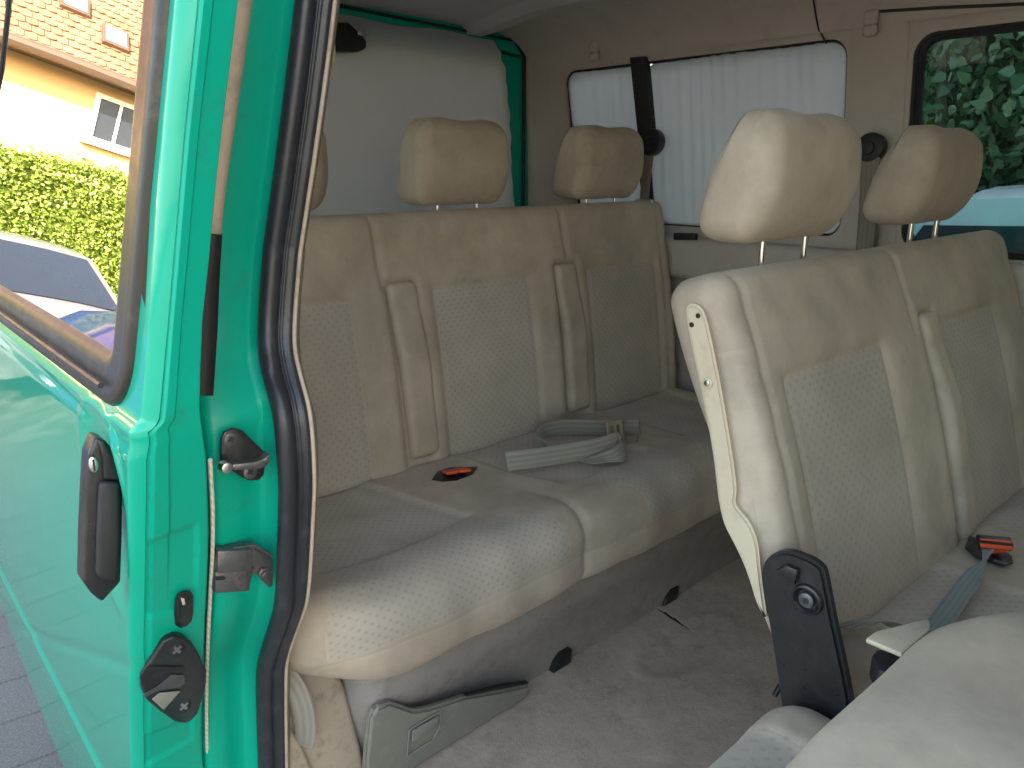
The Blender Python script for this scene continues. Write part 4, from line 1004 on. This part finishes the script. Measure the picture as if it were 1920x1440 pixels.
# gloss outer band, front edge face
inn = [(0, 450), (-60, 458), (200, 425), (380, 405), (470, 397), (600, 383), (700, 379), (760, 378), (800, 383), (850, 391), (920, 394), (1000, 396), (1150, 388), (1300, 383), (1440, 385), (1600, 388)]
inn.sort(); IP = []
for v, u in inn:
    y = .80
    for _ in range(12):
        p = at(u, v, 'y', y); y = yedge(min(1.5, max(-.36, p[2])))+.012
    IP.append(p)
IP = np.array(IP); IPs = IP[::-1]
def xinner(z): return float(np.interp(z, IPs[:, 2], IPs[:, 0]))
NC, NR = 60, 420; V = []
zv = np.linspace(-.36, 1.50, NR)
for z in zv:
    ye = yedge(z); xo = xskin(ye, z)+.0005; xi = xinner(z)
    for j in range(NC):
        t = j/(NC-1); x = xo+(xi-xo)*t; y = ye+.012*t
        y -= .0030*float(ss(0.03, .12, t))
        # soft crease along the pillar
        y += .0025*float(ss(.33, .36, t))*float(ss(.62, .75, z))
        # pressed panel with diagonal foot, and the lower one
        xa = x-xi
        zl = .555+.20*(xa+.02)*-1 if True else 0
        e1_ = min(-(xa+.018), xa+.085, .738-z, z-(.600-.35*(xa+.018)))
        y += .004*float(ss(-.004, .004, e1_))
        e2_ = min(-(xa+.018), xa+.095, .385-z-.25*(xa+.09), z-.315)
        y += .004*float(ss(-.004, .004, e2_))
        y += .010*max(0, (t-.93)/.07)**2
        V.append((x, y, z))
ef = mesh_obj('door_edge', V, grid_faces(NR, NC), M['jamb'], door)
# inner lip returns rearward
V = []
for z in zv[::4]:
    xi = xinner(z); ye = yedge(z)+.022; V += [(xi, ye, z), (xi+.003, ye+.01, z), (xi+.003, ye+.05, z), (xi-.01, ye+.3, z)]
mesh_obj('door_edge_return', V, grid_faces(len(zv[::4]), 4), M['jamb'], door)
# beige inner trim strip and dark rubber strip seen between edge and jamb
def strip(name, L_px, R_px, y, mat, th=.004):
    Lq = smooth_path([at(u, v, 'y', y) for u, v in L_px], 5); Rq = smooth_path([at(u, v, 'y', y) for u, v in R_px], 5); n_ = min(len(Lq), len(Rq))
    V = []
    for i in range(n_): V += [Lq[i], (Lq[i]+Rq[i])/2-np.array([0, .003, 0]), Rq[i], Rq[i]+np.array([0, .08, 0])]
    return mesh_obj(name, V, grid_faces(n_, 4), mat, door)
strip('inner_trim', [(440, -60), (432, 0), (405, 200), (385, 380), (378, 440)], [(480, -60), (474, 0), (446, 200), (424, 350), (415, 440)], .835, M['cream2'])
strip('edge_rubber', [(385, 436), (370, 520), (365, 600), (362, 740)], [(417, 440), (412, 520), (408, 620), (400, 742)], .832, M['black_matt'])
# cream welt cord
mb = MB(); CP = []
for u, v in ((394, 862), (396, 900), (399, 950), (399, 1020), (395, 1100), (391, 1180), (388, 1260), (387, 1340), (389, 1440), (391, 1520)):
    y = .9
    for _ in range(14): p = at(u, v, 'y', y); y = yedge(p[2])+.020
    CP.append(p)
P_ = smooth_path(CP, 14)
for _ in range(60): P_[1:-1] = .5*P_[1:-1]+.25*P_[:-2]+.25*P_[2:]
mb.tube(P_, .0026, 8); mb.build('welt_cord', M['rope'], door)
# window rubber (swept around the opening) and glass
yw = lambda z: WIN[0](z)
loopw = []
zb_ = WIN[1]; r_ = .055
def dpt(y, z, off): return (xskin(y, max(.9, z))*0+lean(DX, z)+.006+off, y, z)
path = [(yw(1.49)-.02, 1.49)]+[(yw(z)-.012, z) for z in np.linspace(1.42, .99, 14)]
yc_ = yw(.95)-.012
path += [(yc_+.045*(1-math.cos(a)), zb_+.045-.045*math.sin(a)+.01) for a in np.linspace(.15, math.pi/2, 8)]
path += [(y, zb_+.010) for y in np.linspace(yc_+.08, 2.4, 30)]
path = path
def band(name, path, w_, prof_h, mat, parent, base=0):
    """flat rubber band lying on the leaning door plane; w_: width towards outside (-) / inside (+)"""
    P = np.array(path); T_ = np.gradient(P, axis=0); T_ /= np.linalg.norm(T_, axis=1, keepdims=True); Nn_ = np.stack([T_[:, 1], -T_[:, 0]], 1)  # in (y,z)
    V = []
    for i in range(len(P)):
        for s_, h_ in prof_h:
            q_ = P[i]-Nn_[i]*s_*w_; V.append((lean(DX, q_[1])+.006+base-h_, q_[0], q_[1]))
    return mesh_obj(name, V, grid_faces(len(P), len(prof_h)), mat, parent)
PH = [(-.48, -.004), (-.46, .004), (-.40, .0085), (-.2, .0095), (0, .008), (.2, .0095), (.34, .008), (.44, .004), (.48, -.006)]
wr_ = band('window_rubber', path, .062, PH, M['rubber2'], door)
# glass pane with gentle curve
ya = np.linspace(.80, 2.42, 40); za = np.linspace(.895, 1.47, 30); V = []
for y in ya:
    for z in za: V.append((lean(DX, z)+.006-.0005+.0015*math.sin((y-.8)*3), y, z))
V = [v_ for v_ in V]
gl = mesh_obj('window_glass', V, grid_faces(40, 30), M['glass_door'], door)
# slim dark guide bar of the sliding pane
mb = MB(); mb.tube([on_side(16, -10, .2055), on_side(14, 20, .2055), on_side(2, 130, .2055), on_side(-30, 300, .2055)], .003, 8); mb.build('glass_channel', M['black_matt'], door)
# bright sill moulding on the belt
mb = MB(); mb.tube([(DX+.001, y, .912) for y in np.linspace(.885, 2.5, 20)], .0035, 6); mb.build('sill_moulding', M['rubber2'], door)
# door handle: frame, lock barrel, paddle
YH = .885
def ah(u, v, o=0): return at(u+6, v+2, 'y', YH+o)
mb = MB(); mb.prism([ah(u, v) for u, v in ((172, 818), (190, 822), (212, 848), (222, 880), (225, 905), (224, 1000), (221, 1090), (186, 1128), (166, 1112), (150, 1090), (152, 1000), (156, 910), (160, 850))], (0, .030, 0), .0035, 3)
hn = mb.build('door_handle', M['black'], door); hn['label'] = 'black door handle with key lock'
mb = MB(); mb.prism([ah(u, v, -.0005) for u, v in ((176, 905), (182, 896), (214, 898), (214, 1000), (208, 1084), (186, 1082), (170, 1070), (172, 990))], (0, -.012, 0), .004, 3); mb.build('paddle', M['black_matt'], hn)
mb = MB(); mb.prism([ah(u, v, .002) for u, v in ((173, 820), (188, 824), (208, 850), (219, 882), (221, 897), (186, 895), (182, 850))], (0, -.008, 0), .003, 3); mb.build('handle_cap', M['black'], hn)
c = ah(168, 868, -.004)
mb = MB(); V = []
for k_ in range(24): a = 2*math.pi*k_/24; V.append((c[0]+.0046*math.cos(a), c[1], c[2]+.0090*math.sin(a)))
mb.prism(V, (0, -.004, 0), .001); lk = mb.build('lock_barrel', M['silver'], hn)
mb = MB(); mb.box((c[0]-.0010, c[1]-.0048, c[2]-.0065), (c[0]+.0010, c[1]-.0038, c[2]+.0065)); mb.build('key_slot', M['black_matt'], hn)
# child-lock slot plate
def ae(u, v, o=0):
    y = .9
    for _ in range(14): p = at(u, v, 'y', y); y = yedge(p[2])+.004+o
    return p
mb = MB(); mb.prism([ae(u, v) for u, v in ((327, 1122), (333, 1112), (345, 1107), (356, 1107), (361, 1115), (361, 1148), (358, 1162), (350, 1171), (336, 1176), (327, 1170), (325, 1150))], (0, -.004, 0), .0012)
cl = mb.build('child_lock', M['black'], door)
mb = MB(); mb.prism([ae(u, v, -.005) for u, v in ((339, 1126), (342, 1126), (340, 1158), (337, 1158))], (0, -.0015, 0)); mb.build('slot', M['black_matt'], cl)
mb = MB(); mb.prism([ae(u, v, -.005) for u, v in ((338, 1120), (344, 1120), (346, 1131), (341, 1133))], (0, -.004, 0), .0008); mb.build('lock_tab', M['cream'], cl)
# latch
mb = MB(); out = [(300, 1190), (320, 1181), (338, 1184), (352, 1196), (368, 1222), (379, 1248), (379, 1268), (372, 1300), (364, 1325), (352, 1340), (338, 1346), (320, 1342), (292, 1322), (268, 1302), (260, 1285), (259, 1262), (272, 1235), (288, 1208)]
mb.prism([ae(u, v, .002) for u, v in out], (0, -.018, 0), .004, 3); lt = mb.build('door_latch', M['black'], door); lt['label'] = 'black door latch housing with two star screws'
mb = MB(); mb.prism([ae(u, v, -.0168) for u, v in ((272, 1250), (288, 1243), (344, 1250), (346, 1284), (300, 1294), (272, 1303), (263, 1285), (263, 1266))], (0, .010, 0), 0)
mb2 = MB(); mb2.prism([ae(u, v, -.0165) for u, v in ((262, 1268), (274, 1249), (344, 1249), (346, 1256), (280, 1262), (266, 1290))], (0, -.0015, 0), .0006); mb2.build('latch_mouth', M['black_matt'], lt)
mb2 = MB(); mb2.prism([ae(u, v, -.0165) for u, v in ((268, 1302), (300, 1282), (320, 1264), (344, 1264), (346, 1280), (336, 1288), (298, 1294), (272, 1306))], (0, -.002, 0), .0008); mb2.build('latch_claw', M['steel'], lt)
mb2 = MB(); mb2.prism([ae(u, v, -.0165) for u, v in ((284, 1310), (298, 1298), (338, 1294), (306, 1330))], (0, -.0025, 0), .001); mb2.build('latch_pad', M['grey_plastic'], lt)
for (u, v) in ((331, 1217), (344, 1323)):
    c = ae(u, v, -.0165); mb2 = MB(); mb2.disc(c, (0, -1, 0), .0105, .0016, 22, .0007); mb2.build('screw', M['black'], lt)
    cross(c-np.array([0, .0020, 0]), .0062, (0, -1, 0), M['silver'], lt, rot=.5)
# lower chips along the door edge
# beige oval grab/guide at the top of the pillar, inside
mb = MB(); V, n_, F_, _ = rbox((.045, .03, .13), .014, .006); c = at(624, 45, 'y', .97); V = V+np.array([c[0]-.012, c[1]+.02, c[2]+.01]); mb.add(V, F_); mb.build('belt_cover', M['cream2'], van)

exec_marker = 1
# ================================================================= OUTSIDE
def tiled():
    m, nt, p = new_mat('roof_tiles'); L = nt.links; tc = N(nt, 'ShaderNodeTexCoord')
    v = N(nt, 'ShaderNodeTexVoronoi'); v.inputs['Scale'].default_value = 5; L.new(tc.outputs['Object'], v.inputs['Vector'])
    c = mix(nt, v.outputs['Color'], (.17, .075, .04), (.26, .135, .075)); L.new(c, p.inputs['Base Color']); p.inputs['Roughness'].default_value = .9; return m
M['tile'] = tiled()
M['render'] = plain('house_render', (.60, .41, .21), .9, var=.05, vs=1)
M['white'] = plain('white_paint', (.75, .74, .70), .5, var=.03)
M['pane'] = plain('window_glass_dark', (.02, .025, .035), .05, spec=.35)
M['gutter'] = plain('gutter_metal', (.10, .07, .05), .4, metal=.3)
M['skylight'] = plain('skylight_glass', (.16, .15, .15), .3)
# house behind the van (seen mirrored in the door glass)
hs = thing('house', 'cream rendered house with orange tiled roof mirrored in the door window', 'house', (-4, 17, GZ))
HY = 14.0; ZE = 3.55
mb = MB(); mb.box((-12, HY, GZ), (5, HY+7, ZE+.2)); mb.build('wall', M['render'], hs, smooth=False)
# roof slab with rows of individual tiles on the visible slope
PI_ = math.radians(50); mb = MB(); rows, cols_ = 44, 130
ax_ = np.array([0, math.cos(PI_), math.sin(PI_)]); nr_ = np.array([0, -math.sin(PI_), math.cos(PI_)])
V = []; F = []
for r__ in range(rows):
    for c__ in range(cols_):
        x0_ = -12.4+c__*.138+(.069 if r__ % 2 else 0); base_ = np.array([x0_, HY-.5, ZE])+ax_*(r__*.15)
        j_ = random.uniform(-.006, .006); k_ = len(V); h_ = .028+random.uniform(-.006, .01)
        for (dx_, dl, hh) in ((0, 0, h_), (.045, -.025, h_+.006), (.09, -.025, h_+.006), (.132, 0, h_), (.132, .19, .004), (0, .19, .004)): V.append(base_+np.array([dx_, 0, 0])+ax_*(dl+j_)+nr_*hh)
        for (dx_, dl) in ((0, 0), (.045, -.025), (.09, -.025), (.132, 0)): V.append(base_+np.array([dx_, 0, 0])+ax_*(dl+j_)+nr_*(h_-.022))
        F += [[k_, k_+1, k_+2, k_+3, k_+4, k_+5], [k_, k_+6, k_+7, k_+1], [k_+1, k_+7, k_+8, k_+2], [k_+2, k_+8, k_+9, k_+3]]
mesh_obj('roof', V, F, M['tile'], hs, smooth=False)
mb = MB(); mb.tube([(-12.5, HY-.60, ZE-.02), (5.5, HY-.60, ZE-.02)], .09, 10); mb.box((-12.4, HY-.5, ZE-.06), (5.4, HY, ZE+.0)); mb.build('gutter', M['gutter'], hs)
mb = MB(); a = np.array([-12.4, HY-.45, ZE]); b = np.array([5.4, HY-.45, ZE]); mb.prism([a, b, b+ax_*6.6, a+ax_*6.6], nr_*-.1); mb.build('roof_deck', M['gutter'], hs, smooth=False)
for (xc, zc, w_, h_) in ((-2.95, 2.95, .60, .62), (-5.6, 2.85, .9, 1.1), (-.2, 2.85, .9, 1.1), (-8.5, 2.85, .9, 1.1), (2.6, 2.85, .9, 1.1)):
    mb = MB(); fr_ = .07
    mb.box((xc-w_/2-fr_, HY-.05, zc-h_/2-fr_), (xc-w_/2, HY+.01, zc+h_/2+fr_)); mb.box((xc+w_/2, HY-.05, zc-h_/2-fr_), (xc+w_/2+fr_, HY+.01, zc+h_/2+fr_))
    mb.box((xc-w_/2, HY-.05, zc+h_/2), (xc+w_/2, HY+.01, zc+h_/2+fr_-.002)); mb.box((xc-w_/2, HY-.05, zc-h_/2-fr_+.002), (xc+w_/2, HY+.01, zc-h_/2)); mb.box((xc-.02, HY-.04, zc-h_/2), (xc+.02, HY+.005, zc+h_/2))
    mb.box((xc-w_/2-.15, HY-.14, zc-h_/2-fr_-.06), (xc+w_/2+.15, HY+.01, zc-h_/2-fr_-.002))
    wf = mb.build('window', M['white'], hs, smooth=False)
    mb = MB(); mb.box((xc-w_/2, HY-.012, zc-h_/2), (xc+w_/2, HY+.004, zc+h_/2)); mb.build('pane', M['pane'], wf, smooth=False)
for (xc, l_) in ((-2.12, 1.05), (-2.66, .62), (-4.6, 1.2), (-.5, 1.3)):
    c = np.array([xc, HY-.5, ZE])+ax_*l_+nr_*.03; ex_ = np.array([1, 0, 0])
    mb = MB(); mb.prism([c-ex_*.19, c+ex_*.19, c+ex_*.19+ax_*.42, c-ex_*.19+ax_*.42], nr_*.07, .01); sk = mb.build('skylight', M['gutter'], hs, smooth=False)
    mb = MB(); c2 = c+nr_*.072; mb.prism([c2-ex_*.15+ax_*.04, c2+ex_*.15+ax_*.04, c2+ex_*.15+ax_*.38, c2-ex_*.15+ax_*.38], nr_*.006); mb.build('skylight_pane', M['skylight'], sk, smooth=False)

def leaf_mat(name, c1, c2):
    m, nt, p = new_mat(name); L = nt.links; oi = N(nt, 'ShaderNodeNewGeometry')
    c = mix(nt, oi.outputs['Random Per Island'], c1, c2); L.new(c, p.inputs['Base Color']); p.inputs['Roughness'].default_value = .45
    tl = N(nt, 'ShaderNodeBsdfTranslucent'); L.new(mix(nt, .5, c1, c2), tl.inputs[0]); mx = N(nt, 'ShaderNodeMixShader'); mx.inputs[0].default_value = .25
    L.new(p.outputs[0], mx.inputs[1]); L.new(tl.outputs[0], mx.inputs[2]); L.new(mx.outputs[0], nt.nodes['Material Output'].inputs[0]); return m
M['hedge'] = leaf_mat('hedge_leaf', (.13, .19, .02), (.22, .29, .05))
M['leaf'] = leaf_mat('bush_leaf', (.022, .065, .028), (.085, .15, .07))
M['bark'] = plain('bark', (.09, .07, .05), .9, bs=.5, bscale=30)
def leaves(name, C, size, mat, parent, up=.3, shape=None, seed=1):
    r2 = np.random.default_rng(seed); n_ = len(C)
    d = r2.normal(size=(n_, 3)); d[:, 2] += up; d /= np.linalg.norm(d, axis=1, keepdims=True)
    a = np.cross(d, r2.normal(size=(n_, 3))); a /= np.linalg.norm(a, axis=1, keepdims=True); b = np.cross(d, a)
    s_ = size*r2.uniform(.6, 1.3, (n_, 1))
    shape = shape or [(0, -.5, 0), (.35, -.15, .06), (.28, .25, .04), (0, .6, -.06), (-.28, .25, .04), (-.35, -.15, .06)]
    V = np.concatenate([(C+a*s_*x+b*s_*y+d*s_*z)[:, None, :] for x, y, z in shape], 1).reshape(-1, 3); k_ = len(shape)
    return mesh_obj(name, V, np.arange(n_*k_).reshape(n_, k_).tolist(), mat, parent, smooth=False)
# clipped hedge in front of the house
hd = thing('hedge', 'clipped green hedge below the house wall', 'hedge', (-3, 10.3, GZ))
n_ = 120000; U_ = rng.uniform(0, 1, (n_, 3)); C = np.zeros((n_, 3)); C[:, 0] = -8+U_[:, 0]*12
face = rng.uniform(0, 1, n_); C[:, 1] = np.where(face < .8, 9.95+np.abs(rng.normal(0, .09, n_)), 9.95+U_[:, 1]*1.1); C[:, 2] = np.where(face < .8, GZ+U_[:, 2]*2.3, 1.78+rng.normal(0, .05, n_))
C[:, 2] += .06*np.sin(C[:, 0]*2.3); leaves('foliage', C, .042, M['hedge'], hd, .4, seed=3)
mb = MB(); mb.box((-8, 10.1, GZ), (4, 10.95, 1.66)); mb.build('shade_backing', plain('hedge_shade', (.09, .13, .02), .95), hd, smooth=False)  # solid box behind the leaves, the hedge's inner shade put into its colour
# bush seen through the far window, lengthened out of view to block the sun
bs_ = thing('bush', 'leafy green bush outside the uncovered window at upper right', 'bush', (5.0, .5, GZ))
Cs = []
cl_c = rng.uniform(0, 1, (1050, 3))*np.array([2.2, 12.6, 4.5])+np.array([4.3, -9.6, GZ+.1])
for c in cl_c:
    k_ = 120; Cs.append(c+rng.normal(size=(k_, 3))*np.array([.24, .28, .25]))
C = np.concatenate(Cs); leaves('foliage', C, .060, M['leaf'], bs_, .6, seed=5, shape=[(0, -.5, 0), (.42, -.28, .05), (.40, .1, .05), (0, .65, -.06), (-.40, .1, .05), (-.42, -.28, .05)])
mb = MB(); mb.box((6.6, -9.6, GZ), (6.9, 3.1, 3.6)); mb.build('shade_backing', plain('bush_shade', (.015, .03, .012), .95), bs_, smooth=False)  # solid dark wall behind the leaves, standing in for shade between them
mb = MB()
for i in range(14):
    x_, y_ = 4.9+random.uniform(-.3, .6), -3.8+i*.62; p = np.array([x_, y_, GZ]); P_ = [p]
    for k_ in range(6): p = p+np.array([random.uniform(-.15, .15), random.uniform(-.2, .2), .62]); P_.append(p)
    mb.tube(P_, [.05-.006*q_ for q_ in range(7)], 7)
mb.build('branch', M['bark'], bs_)

# ---- cars
def car(name, label, loc, rot, col, body_pts, half_w, glass_pts, metal=.3, wheel_x=(.8, -.85), grp=None):
    """side outline (length, height) with tumblehome; glass band; wheels; lights"""
    root = thing(name, label, 'car', loc, grp); root.rotation_euler = (0, 0, rot)
    R_ = Matrix.Rotation(rot, 4, 'Z'); Lc = Vector(loc)
    pm = paint(name+'_paint', col, True)
    def put(nm, V, F, mat, par, **k_):
        V = [tuple(Vector(v_)) for v_ in V]; me = bpy.data.meshes.new(nm); me.from_pydata(V, [], F); me.materials.append(mat)
        me.polygons.foreach_set('use_smooth', [True]*len(me.polygons))
        try: me.set_sharp_from_angle(angle=math.radians(38))
        except Exception: pass
        o = bpy.data.objects.new(nm, me); sc.collection.objects.link(o); o.parent = par; return o
    def section(pts, hw, shrink, n=9, z_belt=.85):
        V = []; 
        for (l, h) in pts:
            for j in range(n):
                t = -1+2*j/(n-1); wz = hw*(1-shrink*max(0, h-z_belt)-.06*max(0, .35-h))
                V.append((l*(1-.03*abs(t)**3), t*wz*(1), h-(.03*abs(t)**4 if h > .5 else 0)))
        return V
    pts = body_pts; n = 9; V = section(pts, half_w, .28)
    m_ = len(pts); F = [[i*n+j, ((i+1) % m_)*n+j, ((i+1) % m_)*n+j+1, i*n+j+1] for i in range(m_) for j in range(n-1)]
    F += [[i*n for i in range(m_)], [i*n+n-1 for i in range(m_)][::-1]]
    body = put('body', V, F, pm, root)
    for gp in glass_pts:
        for s_ in (-1, 1):
            V = []
            for (l, h) in gp: wz = half_w*(1-.28*max(0, h-.85)); V.append((l, s_*(wz+.004), h-.03))
            F = [list(range(len(gp)))]; V2 = V+[(a_, b_+s_*.004, c_) for a_, b_, c_ in V]; k_ = len(gp)
            put('side_window', V2, [list(range(k_)), list(range(k_, 2*k_))]+[[i, (i+1) % k_, k_+(i+1) % k_, k_+i] for i in range(k_)], M['pane'], root)
    # windscreen: on the outline segment flagged by steepness
    for i in range(m_):
        (l0, h0), (l1, h1) = pts[i], pts[(i+1) % m_]
        if h0 > .8 and h1 > .8 and abs(h1-h0) > .25:
            n0 = Vector((h1-h0, 0, -(l1-l0))).normalized()
            if n0.z < 0: n0 = -n0
            V = []
            for (l, h) in ((l0+(l1-l0)*.06, h0+(h1-h0)*.06), (l0+(l1-l0)*.94, h0+(h1-h0)*.94)):
                wz = half_w*(1-.28*max(0, h-.85))*.90
                for t in (-1, -.5, 0, .5, 1): V.append((l+n0.x*.01, t*wz, h+n0.z*.01-.02*abs(t)**4))
            put('windscreen', V+[(a_, b_, c_-.006) for a_, b_, c_ in V], [[j, j+1, 6+j, 5+j] for j in range(4)]+[[10+j, 15+j, 16+j, 11+j] for j in range(4)], M['pane'], root)
    for wx in wheel_x:
        for s_ in (-1, 1):
            mb = MB(); mb.disc((wx, s_*(half_w-.16), .31), (0, s_, 0), .31, .19, 28, .02); o = put('wheel', [tuple(v_) for v_ in np.concatenate(mb.V)], mb.F, M['rubber'], root)
            mb = MB(); mb.disc((wx, s_*(half_w+.02), .31), (0, s_, 0), .19, .02, 20, .006); put('rim', [tuple(v_) for v_ in np.concatenate(mb.V)], mb.F, M['silver'], o)
    Lm = max(p[0] for p in pts)
    for s_ in (-1, 1):
        mb = MB(); V_, n__, F__, _ = rbox((.10, .26, .13), .04, .03); mb.add(V_+np.array([Lm-.07, s_*half_w*.72, .66]), F__); put('headlight', [tuple(v_) for v_ in np.concatenate(mb.V)], mb.F, M['chrome'], root)
    mb = MB()
    for k_ in range(5): mb.box((Lm-.06, -half_w*.45, .52+k_*.045), (Lm+.015, half_w*.45, .54+k_*.045))
    put('grille', [tuple(v_) for v_ in np.concatenate(mb.V)], mb.F, M['black_matt'], root)
    return root
SEDAN = [(-2.1, .3), (-2.12, .75), (-2.0, .95), (-1.5, .98), (-1.0, 1.36), (-.6, 1.43), (.0, 1.45), (.35, 1.40), (1.05, .98), (1.75, .88), (2.05, .72), (2.12, .45), (2.08, .25)]
GL = [[(-1.35, .98), (-.95, 1.32), (-.2, 1.38), (-.2, .97)], [(-.12, .97), (-.12, 1.38), (.3, 1.35), (.88, .98)]]
HATCH = [(-1.95, .3), (-2.0, .8), (-1.85, 1.02), (-1.55, 1.42), (-1.35, 1.52), (-.6, 1.56), (.1, 1.54), (.45, 1.47), (1.15, 1.03), (1.75, .9), (2.05, .74), (2.12, .45), (2.08, .25)]
HGL = [[(-1.62, 1.08), (-1.42, 1.44), (-.2, 1.49), (-.2, 1.04)], [(-.12, 1.04), (-.12, 1.49), (.4, 1.42), (.95, 1.05)]]
HATCH = [(a, b*1.035) for a, b in HATCH]; HGL = [[(a, b*1.035+(.0 if b > 1.3 else -.02)) for a, b in g_] for g_ in HGL]
car('parked_car', 'pale blue car parked beyond the uncovered window, in front of the bush', (3.3, -.47, GZ), math.radians(-90), (.52, .60, .66), HATCH, .86, HGL)
car('parked_car', 'white car mirrored in the door window before the hedge', (-.75, 8.2, GZ), math.radians(-101), (.16, .16, .165), SEDAN, .86, GL)
car('parked_car', 'dark blue car mirrored low in the corner of the door window', (-2.65, 5.7, GZ), math.radians(2), (.003, .025, .10), [(p[0]*.9, p[1]*1.18) for p in SEDAN], .80, [[(a*.9, b*1.18+.01) for a, b in g_] for g_ in GL])
